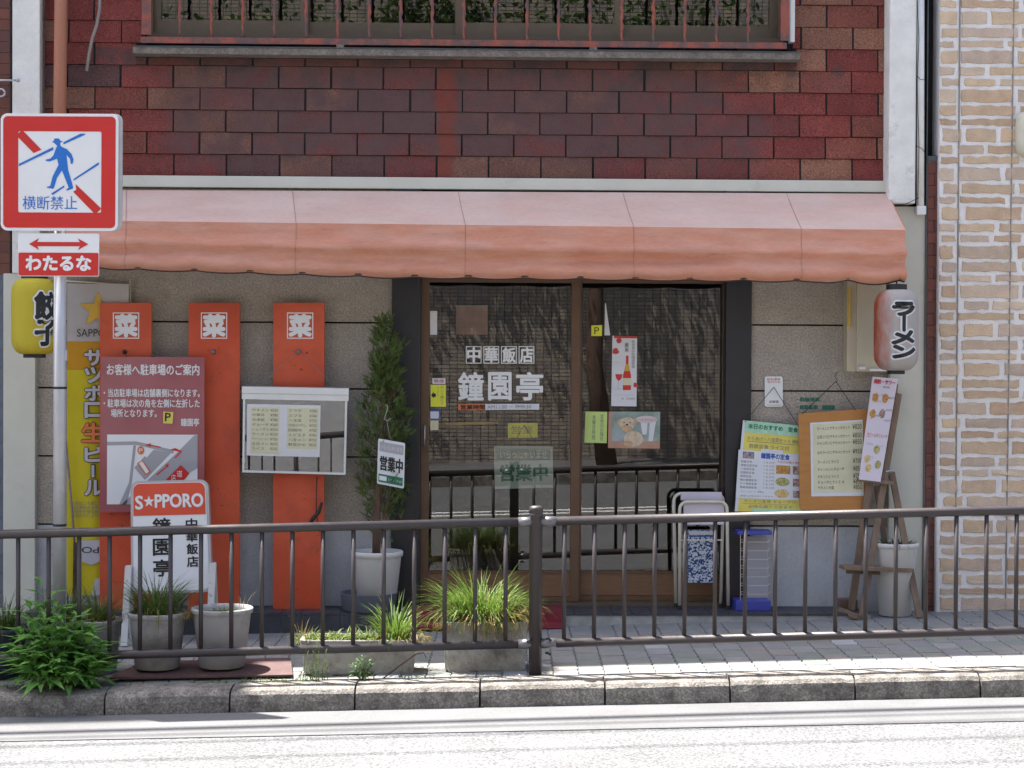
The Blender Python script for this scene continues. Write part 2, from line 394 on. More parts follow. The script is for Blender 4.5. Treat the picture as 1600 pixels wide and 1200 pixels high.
for row in range(0, 16):
    zb = z0 + row * SH_; zt = zb + SH_ - .004
    if zb > 4.3: break
    ph = xph + (SW_ / 2 if row % 2 else 0) + random.uniform(-.004, .004)
    k0 = int((xw0 - ph) / SW_) - 1
    for k in range(k0, k0 + 22):
        a, b = ph + k * SW_ + .0045 + random.uniform(0, .003), ph + (k + 1) * SW_ - .0045
        ca, cb = max(a, xw0), min(b, xw1); top = zt
        if zb > Z(92) - .02: segs = [(ca, min(cb, X(217))), (max(ca, X(1237)), cb)]
        elif zt > Z(92):
            segs = [(ca, min(cb, X(210))), (max(ca, X(210)), min(cb, X(1243))), (max(ca, X(1243)), cb)]
        else: segs = [(ca, cb)]
        for a_, b_ in segs:
            if b_ - a_ < .02: continue
            top = Z(93) if (zb <= Z(92) - .02 and zt > Z(92) and a_ >= X(209.9) and b_ <= X(1243.1)) else zt
            m = MB(); j = [random.uniform(-.0018, .0018) for _ in range(4)]; lift = random.uniform(.008, .015)
            m.hexa([(a_ + j[0], .044 - lift, zb + j[1]), (b_ + j[2], .044 - lift, zb + j[3]), (b_ + j[2], .05, zb + j[3]), (a_ + j[0], .05, zb + j[1]),
                    (a_ + j[0], .044 - .004, top), (b_ + j[2], .044 - .004, top), (b_ + j[2], .05, top), (a_ + j[0], .05, top)])
            pxm = 727 + (a_ + b_) / 2 * 274
            m.build('shingle', 'shingle', shw, color=shingle_col(pxm, 561 - (zb - 1.49) * 274))
# cream band over the awning
MB().box((X(62, -.03), -.03, z_band0), (X(1391, -.03), .06, z_band1)).build('fascia_band', 'cream_paint', bld, bevel=.004)

# shop front: left and right rough panels in courses, smooth plinth
joints = [430, 505.5, 609, 715, 821]
JY = lambda py: Z(py)
def courses(x0, x1, name):
    back = MB().box((x0, .03, -.6), (x1, .25, z_band0 + .02)); lw = back.build(name, 'underlay', bld)
    zs = [z_band0] + [JY(j) for j in joints[1:]]
    zs = [z_band0, JY(505.5), JY(609), JY(715), JY(821)]
    for a, b in zip(zs, zs[1:]):
        MB().box((x0 + .002, .0, b + .0045), (x1 - .002, .029, a - .0045)).build('siding_panel', 'siding', lw, bevel=.003)
    MB().box((x0 + .002, -.004, -.6), (x1 - .002, .029, JY(821) - .0045)).build('plinth_panel', 'smooth_wall', lw, bevel=.003)
    return lw
courses(X(30), X(613), 'shopfront_wall')
courses(X(1172), X(1392), 'shopfront_wall')
for a, b in ((612, 657), (1134, 1174)):
    MB().box((X(a, -.03), -.03, -.6), (X(b, -.03), .24, z_band0)).build('door_pilaster', 'black_tile', bld, bevel=.004)
MB().box((X(657), .02, Z(425)), (X(1134), .24, z_band0)).build('door_lintel', 'underlay', bld)
# columns at both ends of the shop
MB().box((X(19, -.06, 100), -.06, Z(432, -.06)), (X(62.5, -.06, 100), .06, 4.7)).build('column', 'white_column', bld, bevel=.006)
MB().box((X(1390, -.1, 100), -.1, Z(318, -.1, 1400)), (X(1432, -.1, 100), .06, 4.7)).build('column', 'white_column', bld, bevel=.008)
MB().box((X(5, -.05), -.05, -.6), (X(55, -.05), .06, Z(432, -.05))).build('pilaster', 'cream_paint', bld, bevel=.004)
MB().box((X(1390, -.04), -.04, -.6), (X(1444, -.04), .06, Z(318, -.04))).build('pilaster', 'cream_paint', bld, bevel=.004)
MB().box((X(62.8), -.005, z_band1 + .001), (X(67), .06, 4.7)).build('corner_trim', 'weathered', bld)
MB().box((X(1387), -.005, z_band1 + .001), (X(1390.5), .06, 4.7)).build('corner_trim', 'pipe_brown', bld)
# step along the front
SZ = .082
step = MB().box((XL, -.295, -.5), (X(1345), .25, SZ - .012)); stp = step.build('step', 'pale_concrete', bld)
xa = X(60); k = 0
while xa < X(1340) - .05:
    xb = min(xa + .108, X(1340))
    if not (X(655) < (xa + xb) / 2 < X(884)) or True:
        for ya, yb in ((-.3, -.152), (-.149, -.002)):
            MB().box((xa + .0015, ya, SZ - .012), (xb - .0015, yb, SZ)).build('tile', 'dark_tile', stp) if k % 1 == 0 else None
        if xb < X(660): MB().box((xa + .0015, -.304, -.2), (xb - .0015, -.2955, SZ - .0135)).build('tile', 'dark_tile', stp)
    xa = xb; k += 1

# sliding door leaves
def door_leaf(px0, px1, Y, wl, wr, name='sliding_door'):
    x0, x1 = X(px0, Y), X(px1, Y); zt = Z(428, Y); zb = SZ + .02; zk = Z(896, Y, 900)
    a, b = wl / 273, wr / 273
    f = MB().box((x0, Y - .02, zb), (x0 + a, Y + .02, zt)); d = f.build(name, 'brown_aluminium', bld, bevel=.002)
    MB().box((x1 - b, Y - .02, zb), (x1, Y + .02, zt)).build('stile', 'brown_aluminium', d, bevel=.002)
    MB().box((x0 + a, Y - .016, zt - .05), (x1 - b, Y + .016, zt)).build('top_rail', 'brown_aluminium', d)
    MB().box((x0 + a, Y - .012, zb + .03), (x1 - b, Y + .012, zk)).build('kick_panel', 'kick_wood', d)
    MB().box((x0 + a, Y - .017, zb), (x1 - b, Y + .017, zb + .028)).build('bottom_rail', 'brown_aluminium', d)
    MB().box((x0 + a, Y - .017, zk + .001), (x1 - b, Y + .017, zk + .016)).build('mid_rail', 'brown_aluminium', d)
    MB().add([(x0 + a - .003, Y, zk), (x1 - b + .003, Y, zk), (x1 - b + .003, Y, zt - .03), (x0 + a - .003, Y, zt - .03)], [(0, 1, 2, 3)]).build('glass_pane', 'door_glass', d)
    return d
dl = door_leaf(657.5, 906, GLY, 13, 14)
dr = door_leaf(903, 1134, GLY + .045, 6, 6)
hb = MB(); p0_, p1_ = at(663.5, 665, GLY - .045), at(663, 697, GLY - .045)
hb.tube([p0_ + Vector((0, .025, 0)), p0_, p1_, p1_ + Vector((0, .025, 0))], .006, 8); hb.build('handle', 'steel', dl, smooth=True)
MB().box((X(657), -.0, SZ), (X(1134), .13, SZ + .018)).build('door_sill', 'bronze', bld)

# upper window with frames, panes and red grille
YW = .13
zw0 = Z(66, YW); zw1 = 4.72
wn = MB().box((X(232, YW), YW - .05, zw0), (X(1218, YW), YW + .05, zw0 + .03)); win = wn.build('window', 'bronze', bld)
xs = [232, 475, 715, 963, 1218]
MB().box((X(232, YW), YW - .05, zw0 + .03), (X(240, YW), YW + .05, zw1)).build('window_jamb', 'bronze', win)
MB().box((X(1210, YW), YW - .05, zw0 + .03), (X(1218, YW), YW + .05, zw1)).build('window_jamb', 'bronze', win)
for i, (a, b) in enumerate(zip(xs, xs[1:])):
    yy = YW + (.015 if i % 2 else -.015)
    xa, xb = X(a, YW) + (.028 if i == 0 else -.02), X(b, YW) - (.028 if i == 3 else -.02)
    s = MB(); s.box((xa, yy - .014, zw0 + .03), (xb, yy + .014, zw0 + .105)); s.box((xa, yy - .014, zw0 + .105), (xa + .045, yy + .014, zw1)); s.box((xb - .045, yy - .014, zw0 + .105), (xb, yy + .014, zw1))
    s.build('sash', 'bronze', win)
    MB().add([(xa + .04, yy, zw0 + .1), (xb - .04, yy, zw0 + .1), (xb - .04, yy, zw1), (xa + .04, yy, zw1)], [(0, 1, 2, 3)]).build('glass_pane', 'window_glass', win)
MB().box((X(210), -.07, Z(92)), (X(1243), .058, Z(82))).build('window_sill', 'weathered', bld)
m = MB(); m.hexa([(X(211), -.075, Z(82) + .001), (X(1242), -.075, Z(82) + .001), (X(1242), .1, Z(82) + .001), (X(211), .1, Z(82) + .001), (X(211), -.075, Z(82) + .006), (X(1242), -.075, Z(82) + .006), (X(1242), .1, Z(82) + .04), (X(211), .1, Z(82) + .04)])
m.build('sill_flashing', 'sill_metal', bld)
YG = -.055
gr = MB().bar(at(220, 62.5, YG), at(1229, 72, YG), .022, .034); grl = gr.build('window_grille', 'grille_red', bld)
for a, wd in ((228, 15), (1222, 13)):
    MB().box((X(a, YG) - wd / 552, YG - .012, Z(60, YG)), (X(a, YG) + wd / 552, YG + .012, 4.7)).build('grille_post', 'grille_red', grl)
for i in range(20):
    px = 279.5 + i * 49.2
    if px > 1205: break
    pts, rs = [], []
    zb = Z(61 + (px - 220) * .0094, YG); x = X(px, YG)
    for q in range(46):
        zz = zb + q * .026; pts.append((x + .0025 * math.sin(q * 2.1), YG + .0025 * math.cos(q * 2.1), zz)); rs.append(.0075 + (.0045 if q % 2 == 0 and q > 2 else 0))
    MB().tube(pts, rs, 7).build('grille_bar', 'grille_red', grl, smooth=True)
for px in (530, 924):
    MB().box((X(px - 6, YG), YG - .01, Z(80)), (X(px + 6, YG), YG + .012, Z(66))).build('grille_foot', 'weathered', grl)
MB().box((X(1230), -.02, Z(62)), (X(1237), .04, 4.7)).build('white_conduit', 'white_plastic', bld)

# pipes and cables on the wall
MB().tube([at(98.5, -300, -.09), at(93.5, 175, -.09), at(92, 310, -.09)], .036, 20).build('downpipe', 'pipe_brown', bld, smooth=True)
mat('cable_grey', (.22, .2, .18), .6)
c = [at(156.5, -30, -.03), at(155.5, 15, -.03), at(151, 40, -.035), at(144, 60, -.03), at(139, 85, -.03), at(135.5, 111, -.03)]
MB().tube(c, .0095, 8).build('loose_conduit', 'cable_grey', bld, smooth=True)
MB().tube([at(1438.5, -20, -.07), at(1438, 330, -.07)], .021, 12).build('downpipe', 'white_column', bld, smooth=True)
MB().box((X(1431, -.1), -.1, Z(331, -.1)), (X(1445, -.1), -.05, Z(317, -.1))).build('junction_box', 'white_plastic', bld, bevel=.003)
m = MB(); m.tube([at(1376, 314, -.11), at(1392, 320, -.12), at(1415, 319, -.12), at(1436, 309, -.12)], .0022, 6)
m.tube([at(1433, 0, -.11), at(1436, 60, -.11), at(1433, 130, -.11), at(1436, 230, -.11), at(1434, 320, -.11)], .002, 6)
m.tube([at(1432, 228, -.11), at(1440, 232, -.11), at(1445, 238, -.1)], .002, 6); m.tube([at(1433, 118, -.11), at(1438, 124, -.11), at(1447, 125, -.1)], .002, 6)
m.build('thin_cable', 'rubber', bld)

# ================================================================== NEIGHBOURING BUILDINGS
mat('render_white', (.72, .70, .69), .9, .1, 10, .5, 80, speck=.12)
mat('tan_brick', (.5, .33, .19), .85, .14, 16, .45, 120, objcol=True, speck=.12)
mat('red_tile', (.10, .03, .024), .4, .2, 9, objcol=True)
mat('joint_grey', (.2, .17, .16), .9)
mat('blue_tile', (.10, .12, .17), .5, .2, 9, objcol=True)
YB = -.10
nb = thing('brick_faced_building', (X(1700), YB, 0), 'neighbouring building faced with rough tan bricks in thick white mortar', 'building')
bx0, bx1 = X(1465, YB), X(2050, YB)
m = MB().box((bx0, YB, -.6), (bx1, YB + .2, ROOF)); m.box((bx0, YB + .2, -.6), (bx0 + .2, 7, ROOF)); m.box((bx0, 7, -.6), (bx1, 7.1, ROOF)); m.box((bx1 - .1, YB + .2, -.6), (bx1, 7, ROOF)); m.box((bx0 + .2, YB + .2, 5.75), (bx1 - .1, 7, ROOF))
nbw = m.build('wall', 'render_white', nb, bevel=.012)
random.seed(21)
rows = [(19, 6.5), (9, 6.5), (14, 6.5), (19, 7), (10, 6), (12, 6.5)]
y = 953.0; ri = 0
while y > -60:
    h, gp = rows[ri % 6]; ri += 1; ytop = y - h
    px = 1468 + (random.uniform(0, 6) if ri % 2 else 0); first = True
    while px < 1660:
        wd = random.uniform(20, 30) if first else random.choice([random.uniform(38, 58), random.uniform(60, 92)]); first = False
        a, b = at(px, y, YB), at(px + wd, ytop, YB)
        n = max(3, int(wd / 9)); hh = b.z - a.z; jt = .0042
        loop = [Vector((a.x + (b.x - a.x) * i / n + random.uniform(-jt, jt), YB, a.z + random.uniform(-jt, jt) * 1.3)) for i in range(n + 1)]
        loop += [Vector((b.x + random.uniform(-jt, jt), YB, a.z + hh * .5))]
        loop += [Vector((b.x - (b.x - a.x) * i / n + random.uniform(-jt, jt), YB, b.z + random.uniform(-jt, jt) * 1.3)) for i in range(n + 1)]
        loop += [Vector((a.x + random.uniform(-jt, jt), YB, a.z + hh * .5))]
        cx, cz = (a.x + b.x) / 2, (a.z + b.z) / 2
        fr = [Vector((p.x + (cx - p.x) * min(.3, .004 / (wd / 548)), YB - random.uniform(.005, .008), p.z + (cz - p.z) * min(.3, .0035 / hh))) for p in loop]
        nn = len(loop); m = MB()
        m.add(loop + fr, [(i, (i + 1) % nn, nn + (i + 1) % nn, nn + i) for i in range(nn)] + [tuple(range(nn, 2 * nn))])
        c_ = random.choice([(.55, .41, .28), (.52, .40, .30), (.57, .42, .28), (.51, .395, .31), (.57, .45, .34), (.48, .34, .23)]); k_ = random.uniform(.88, 1.1)
        m.build('brick', 'tan_brick', nbw, color=tuple(q * k_ for q in c_))
        px += wd + random.uniform(6, 9)
    y = ytop - gp
m = MB()
for pxa, pxb in ((1500.5, 1492), (1585, 1571)):
    m.tube([at(pxa, -60, YB - .004), at(pxb, 952, YB - .004)], .0042, 6)
m.build('panel_joint', 'cable_grey', nbw)
mat('vent_beige', (.55, .53, .42), .5)
m = MB(); m.lathe([(.0, -.02), (.10, -.02), (.115, 0), (.118, .02), (.105, .06), (.09, .07), (0, .07)], (0, 0, 0), 28, power=6)
m.v = [Vector((at(1622, 211, YB).x + p.x * 1.15, YB - .005 - p.z, at(1622, 211, YB).z + p.y * 1.1)) for p in m.v]
m.build('vent_cover', 'vent_beige', nb, smooth=True)
# recess between the two buildings: dark panel in place of the gap's shade above, red tiles below
m = MB().box((X(1444), .06, -.6), (X(1468), .5, 5.8)); gap = m.build('gap_dark_panel', 'underlay', nb)
MB().box((X(1446, -.05), -.05, -.6), (X(1464.8, -.05), .059, Z(243))).build('tile_bed', 'joint_grey', nb)
y = 249.0; k = 0
while y < 950:
    xs_ = [(1447, 1464)] if k % 2 == 0 else [(1447, 1456.6), (1457.4, 1464)]
    for a, b in xs_:
        MB().box((X(a, -.05), -.058, Z(y + 17.3, -.05)), (X(b, -.05), -.049, Z(y, -.05))).build('tile', 'red_tile', gap, color=random.choice([(.12, .034, .026), (.14, .04, .03), (.11, .032, .028)]))
    y += 18.3; k += 1
MB().box((X(1446, -.06), -.06, Z(248)), (X(1465, -.06), .06, Z(240.5))).build('gap_cap', 'sill_metal', nb)
MB().box((X(1444.4, -.05), -.055, -.6), (X(1446, -.05), .03, 4.6)).build('edge_trim', 'sill_metal', nb)

YL = -.01
nl = thing('dark_brick_building', (X(-200), 0, 0), 'neighbouring building with dark red and slate tiles at the left edge', 'building')
m = MB().box((-9.5, YL, -1), (X(16), .2, 5.8)); m.box((-9.5, .2, -1), (-3.72, 6, 8.55)); m.box((-9.5, YL, 5.8), (-3.72, .2, 8.55)); m.box((-3.72, .2, -1), (-3.0, 6, 5.8))
nlw = m.build('wall', 'joint_grey', nl)
k = 0; y = -30.0
while y < 1000:
    hgt = 17.2 if y < 430 else 29
    off = 0 if k % 2 else 30
    for j in range(4):
        b = 15.5 - j * 60 + (off if j else 0) - (0 if j == 0 else 30)
        a = b - 59 if j else (-14 if k % 2 else 2 - 46)
        if j and b > -16 : b = a0 - 1.5
        a = min(a, b - 6); a0 = a
        mt = ('red_tile', random.choice([(.11, .03, .022), (.09, .028, .024), (.13, .036, .022)])) if y < 430 else ('blue_tile', random.choice([(.10, .12, .16), (.12, .135, .17)]))
        MB().box((X(a, YL), YL - .008, Z(y + hgt - 1.2, YL)), (X(b, YL), YL + .002, Z(y, YL))).build('tile', mt[0], nlw, color=mt[1])
    y += hgt; k += 1
m = MB(); m.tube([at(-20, 125.5, -.12), at(28, 125.5, -.12)], .006, 8); m.tube([at(28, 125.5, -.13), at(28, 125.5, -.10)], .011, 10); m.build('bracket_bolt', 'steel', nl, smooth=True)
m = MB(); cc = at(1.5, 145, -.1); m.tube([cc + Vector((.021 * math.cos(t), 0, .021 * math.sin(t))) for t in [i * math.pi / 8 for i in range(17)]], .006, 8); m.build('ring', 'steel', nl, smooth=True)

# ================================================================== AWNING
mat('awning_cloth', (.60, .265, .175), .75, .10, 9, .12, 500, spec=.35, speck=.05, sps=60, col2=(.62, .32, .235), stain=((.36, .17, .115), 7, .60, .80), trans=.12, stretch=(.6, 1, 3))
mat('awning_faded_skylit', (.60, .445, .385), .7, .07, 6, .08, 500, spec=.3, speck=.04, sps=60, col2=(.59, .40, .335), stain=((.44, .33, .29), 9, .62, .85), stretch=(.6, 1, 2))  # slope cloth: some bleaching, plus sky light put into the paler colour
mat('awning_seam', (.30, .18, .15), .8); mat('awning_edge', (.05, .03, .035), .8)
AY = -.42
aw = thing('awning', (at(790, 440, AY).x, AY, Z(440, AY)), 'faded salmon cloth awning over the restaurant front', 'awning')
axl_w, axr_w = X(100, -.04, 300), X(1388, -.04, 300)
axl, axr = X(97, AY, 355), X(1415, AY, 355)
ztop_l, ztop_r = Z(296, -.04, 200) - .004, Z(302, -.04, 1300)
NX = 160
def tt(i): return i / NX
def ripple(x, k): return .010 * math.sin(x * 1.7 + k) + .006 * math.sin(x * 4.3 + 2 * k) + .003 * math.sin(x * 11 + k)
ties = [X(p, AY, 430) for p in (152, 216, 304, 391, 473, 560, 648, 732, 820, 907, 993, 1078, 1162, 1245, 1327, 1405)]
def zbot(x):
    ds = [t for t in ties if t <= x], [t for t in ties if t > x]
    a = ds[0][-1] if ds[0] else ties[0] - .3; b = ds[1][0] if ds[1] else ties[-1] + .3
    f = (x - a) / (b - a); px = 727 + x * 285
    sag = .010 * math.sin(math.pi * f) ** .8
    base = 419 + 13 * min(1, max(0, (px - 100) / 500)) if px < 600 else 432 + 2.5 * (px - 600) / 700
    if px > 1290: base -= 2; sag *= 2.0 if px < 1330 else 2.6
    return Z(base, AY, 800) - sag
top = MB(); val = MB(); edge = MB()
rt, rk = [], []
for i in range(NX + 1):
    u = tt(i); xw = axl_w + (axr_w - axl_w) * u; xa = axl + (axr - axl) * u
    zt = ztop_l + (ztop_r - ztop_l) * u
    zk = Z(349 + 6 * u, AY)
    for q in range(7):
        v = q / 6; sag = -.012 * math.sin(math.pi * v)
        top.v.append(Vector((xw + (xa - xw) * v, -.04 + (AY + .04) * v + .0, zt + (zk - zt) * v + sag * .5)))
    zb = zbot(xa); z1 = Z(352, AY) - .125 - .01 * math.sin(xa * .9); 
    fold = [0, .2, .34, .43, .50, .58, .68, .80, .92, 1]
    for v in fold:
        z = zk + (zb - zk) * v
        amp = [0, .0, .002, .040 + ripple(xa, 2), .034 + ripple(xa, 2.3), .002 + ripple(xa, 2.6), .000 + ripple(xa, 3.4), .034 + ripple(xa, 5), .034 + ripple(xa, 5.2) * .6, -.004][fold.index(v)]
        val.v.append(Vector((xa, AY - amp, z)))
    edge.v += [Vector((xa, AY + .013, zb + .002)), Vector((xa, AY + .012, zb - .007)), Vector((xa, AY + .05, zb - .003)), Vector((xa, AY + .06, zb + .05))]
for i in range(NX):
    top.f += [(i * 7 + q, i * 7 + q + 1, (i + 1) * 7 + q + 1, (i + 1) * 7 + q) for q in range(6)]
    val.f += [(i * 10 + q, i * 10 + q + 1, (i + 1) * 10 + q + 1, (i + 1) * 10 + q) for q in range(9)]
    edge.f += [(i * 4 + q, i * 4 + q + 1, (i + 1) * 4 + q + 1, (i + 1) * 4 + q) for q in range(3)]
o = top.build('sloping_top', 'awning_faded_skylit', aw, smooth=True)
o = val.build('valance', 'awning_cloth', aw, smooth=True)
edge.build('hem', 'awning_edge', aw, smooth=True)
for sgn, xa, xw, zt in ((-1, axl, axl_w, ztop_l), (1, axr, axr_w, ztop_r)):
    m = MB(); m.add([(xa, AY, zbot(xa)), (xa, AY, Z(352, AY)), (xw, -.04, zt), (xw, -.04, zt - .42)], [(0, 1, 2, 3)]); m.build('side_cheek', 'awning_cloth', aw)
for p in (203, 468, 730, 991, 1255):
    xa = X(p, AY, 400); pts = []
    u = (xa - axl) / (axr - axl); i = int(u * NX)
    for q in range(0, 7): v = top.v[i * 7 + q]; pts.append(v + Vector((0, -.001, .0015)))
    for q in range(1, 10): v = val.v[i * 10 + q]; pts.append(v + Vector((0, -.0012, 0)))
    MB().tube(pts, .0012, 5).build('seam', 'awning_seam', aw)
m = MB()
for t in ties: m.tube([(t - .03, AY + .006, zbot(t) + .002), (t - .012, AY - .004, zbot(t) + .006), (t + .012, AY - .004, zbot(t) + .006), (t + .03, AY + .006, zbot(t) + .002)], [.003, .0065, .0065, .003], 6)
m.build('tie_cord', 'awning_edge', aw)
m = MB()
for xx in (axl + .01, X(730, AY), axr - .01): m.tube([(xx, -.04, Z(330)), (xx, AY + .02, Z(362, AY))], .01, 8)
m.tube([(axl + .01, AY + .02, Z(358, AY)), (axr - .01, AY + .02, Z(358, AY))], .012, 8)
m.build('awning_frame', 'steel', aw)

# ================================================================== GUARD FENCE
mat('fence_paint', (.040, .032, .033), .45, .14, 9, .12, 120, spec=.5, stain=((.10, .06, .045), 22, .66, .8))
fb = atf(838, 1058)
fence = thing('guard_fence', fb, 'dark brown steel pedestrian guard fence along the kerb', 'fence')
topc = lambda px: atf(px, 835 - .0237 * px); lowc = lambda px: atf(px, 1028 - .0266 * px)
for a, b in ((-420, 836), (840, 2010)):
    MB().tube([topc(a), topc(b)], .0215, 20).build('top_rail', 'fence_paint', fence, smooth=True)
    MB().tube([lowc(a), lowc(b)], .0205, 20).build('lower_rail', 'fence_paint', fence, smooth=True)
bal = [790.0 - 47.6 * k for k in range(0, 25)] + [881.5 + 47.1 * k for k in range(0, 24)]
for p in bal:
    a, b = topc(p), lowc(p); x = (a.x + b.x) / 2; yy = (a.y + b.y) / 2
    MB().tube([(x, yy, b.z + .012), (x, yy, a.z - .012)], .0105, 10).build('baluster', 'fence_paint', fence, smooth=True)
for p, dz in ((837.5, 0), (-395, 0), (1985, 0)):
    a = topc(p); gzv = SLOPE * (a - P0).dot(RV); zt = a.z + .075
    prof = [(.0, gzv - .25), (.0305, gzv - .25), (.0305, zt - .05), (.0325, zt - .048), (.0325, zt - .036), (.030, zt - .034), (.0325, zt - .032), (.0325, zt - .014), (.029, zt - .004), (.018, zt), (0, zt + .001)]
    MB().lathe(prof, (a.x, a.y, 0), 24).build('post', 'fence_paint', fence, smooth=True)
mat('sleeve', (.16, .155, .165), .35, .2, 16, metal=.5)
for p in (822, 857):
    for c_, nm in ((topc, 'rail_sleeve'), (lowc, 'rail_sleeve')):
        MB().tube([c_(p - 12), c_(p + 12)], .0235, 18).build(nm, 'sleeve', fence, smooth=True)
m = MB()
for dx, dz in ((17, -8), (16, 14), (-13, -5)):
    q = lowc(837 + dx); m.tube([q + Vector((0, -.02, -dz / 334)), q + Vector((.006, -.034, -dz / 334 + .004)), q + Vector((.02, -.03, -dz / 334 - .006))], .006, 6)
m.build('clamp_bolt', 'rubber', fence)

# ================================================================== SIGNS, BOARDS AND NOTICES
mat('sign_red', (.52, .02, .018), .4, .05, 3); mat('sign_white', (.70, .71, .72), .4, .04, 4); mat('sign_blue', (.01, .14, .50), .4, .04, 4)
mat('ink', (.012, .012, .014), .6, 0); mat('ink_grey', (.18, .18, .18), .7, 0); mat('ink_red', (.45, .04, .04), .6, 0); mat('ink_green', (.02, .16, .09), .7, 0); mat('ink_blue', (.03, .10, .42), .6, 0)
mat('paper_white', (.62, .63, .66), .8, .05, 6); mat('paper_cream', (.60, .58, .40), .8, .07, 8); mat('paper_yellow', (.66, .57, .12), .8, .08, 7); mat('note_yellow', (.70, .72, .06), .8, .05, 6); mat('note_green', (.48, .62, .20), .8, .05, 6)
mat('board_orange', (.50, .058, .014), .55, .14, 3, stain=((.30, .05, .022), 5, .54, .82), speck=.06, col2=(.56, .085, .03))
mat('maroon', (.27, .06, .075), .35, .08, 3, col2=(.33, .11, .12)); mat('grey_print', (.33, .33, .35), .6, 0); mat('orange_print', (.62, .16, .05), .6, 0)
mat('grey_steel', (.42, .42, .43), .45, .1, 9, metal=.3); mat('gold', (.60, .36, .04), .7, .1, 6)
mat('banner_white', (.56, .52, .50), .85, .08, 6, trans=.25); mat('banner_yellow', (.62, .52, .02), .85, .08, 5, trans=.25); mat('banner_orange', (.60, .30, .02), .85, .08, 5, trans=.25); mat('banner_grey', (.45, .45, .50), .8, .05, 5)

def ink(pn, name, m, parent, *items, off=.002):
    mb = MB(); pieces = [i for i in items if i[0] in 'rpe']
    if 1 < len(pieces) < 9 and not [i for i in items if i[0] in 'tl']:
        for i in pieces: o = ink(pn, name, m, parent, i, off=off)
        return o
    for it in items:
        if it[0] == 't': pn.text(mb, it[1], *it[2:6], off=off, **(it[6] if len(it) > 6 else {}))
        elif it[0] == 'r': pn.rect(mb, *it[1:5], off=off)
        elif it[0] == 'p': pn.poly(mb, it[1], off=off)
        elif it[0] == 'l': pn.line(mb, it[1], it[2], off=off)
        elif it[0] == 'e': pn.ell(mb, *it[1:5], off=off, jit=it[5] if len(it) > 5 else 0)
    return mb.build(name, m, parent)

# ---- no crossing sign on its pole
YS = lambda px: atf(px, 600, .28).y
spx = atf(93, 900, .28)
sg = thing('no_crossing_sign', (spx.x, spx.y, gz(spx.x)), 'square red and white no pedestrian crossing sign with blue walking figure on a grey pole', 'road sign')
ys = spx.y - .045
MB().tube([(spx.x, spx.y, gz(spx.x) - .2), (spx.x, spx.y, Z(190, spx.y, 93))], .0302, 24).build('pole', 'grey_steel', sg, smooth=True)
def rrect(pn, r, n=6, u0=0, v0=0, u1=1, v1=1):
    ru, rv = r / pn.w, r / pn.h; pts = []
    for cu, cv, a0 in ((u1 - ru, v0 + rv, -90), (u1 - ru, v1 - rv, 0), (u0 + ru, v1 - rv, 90), (u0 + ru, v0 + rv, 180)):
        for i in range(n + 1):
            a = R(a0 + 90 * i / n); pts.append((cu + ru * math.cos(a), cv + rv * math.sin(a)))
    return pts
def plate(pn, r, th, name, m, parent, **k):
    lp = [pn.p(u, v, 0) for u, v in rrect(pn, r, **k)][::-1]
    return MB().prism(lp, -pn.n * th).build(name, m, parent)
pn = Panel((1, 177), (185, 178), (184, 361), (1, 360), ys)
pb = Panel((6, 177), (191.5, 178), (190.5, 361), (6, 360), ys + .012)
plate(pb, .035, .012, 'sign_backing', 'grey_steel', sg)
pl = plate(pn, .033, .0115, 'sign_plate', 'sign_white', sg)
ring = MB(); inn = rrect(pn, .008, 6, .15, .152, .857, .845); out = rrect(pn, .022, 6, .022, .024, .978, .976)
nn = len(inn); ring.add([pn.p(*q, .0015) for q in out] + [pn.p(*q, .0015) for q in inn], [(i, (i + 1) % nn, nn + (i + 1) % nn, nn + i) for i in range(nn)]); ring.build('red_border', 'sign_red', pl)
zf = lambda x, y: ((x - 18) / 800, (y - 33) / 812)      # coordinates read off an enlarged view of the sign
ink(pn, 'red_slash', 'sign_red', pl, ('p', [zf(*q) for q in ((124, 185), (165, 148), (296, 284), (243, 308))][::-1]), ('p', [zf(*q) for q in ((528, 520), (705, 690), (664, 731), (512, 574), (534, 560))][::-1]), off=.0017)
bl = [('p', [zf(*q) for q in a][::-1]) for a in (
    [(143, 383), (375, 265), (378, 284), (143, 399)], [(445, 232), (560, 172), (597, 172), (590, 180), (445, 247)],
    [(515, 486), (687, 368), (687, 386), (515, 498)], [(362, 588), (452, 530), (452, 544), (372, 598)])]
fig = [(380, 210), (390, 206), (416, 206), (424, 222), (441, 224), (424, 236), (424, 252), (432, 262), (470, 280), (500, 312), (514, 350), (508, 381), (496, 381), (490, 345), (466, 318), (474, 385), (478, 420), (512, 540), (510, 553), (470, 567), (464, 560), (482, 546), (436, 428), (402, 478), (383, 545), (376, 555), (335, 548), (333, 541), (356, 535), (372, 470), (412, 388), (402, 345), (352, 366), (325, 361), (326, 353), (358, 344), (378, 322), (396, 270), (404, 258), (386, 240), (370, 230), (370, 226), (382, 222)]
bl.append(('p', [zf(*q) for q in fig][::-1])); bl.append(('t', '横断禁止', *zf(168, 605), *zf(540, 699)))
ink(pn, 'blue_figure', 'sign_blue', pl, *bl, off=.0019)
p2 = Panel((28, 364.5), (155, 365), (154.5, 432), (28.5, 431.5), ys + .004)
q2 = plate(p2, .008, .006, 'supplementary_plate', 'sign_white', sg)
ink(p2, 'red_field', 'sign_red', q2, ('p', rrect(p2, .007, 4, .006, .45, .994, .985)[::-1]), ('p', [(.137, .25), (.262, .11), (.237, .2), (.763, .2), (.737, .11), (.868, .25), (.737, .39), (.763, .30), (.237, .30), (.262, .39)][::-1]))
ink(p2, 'lettering', 'sign_white', q2, ('t', 'わたるな', .1, .53, .9, .86, dict(bold=.0035)), off=.003)
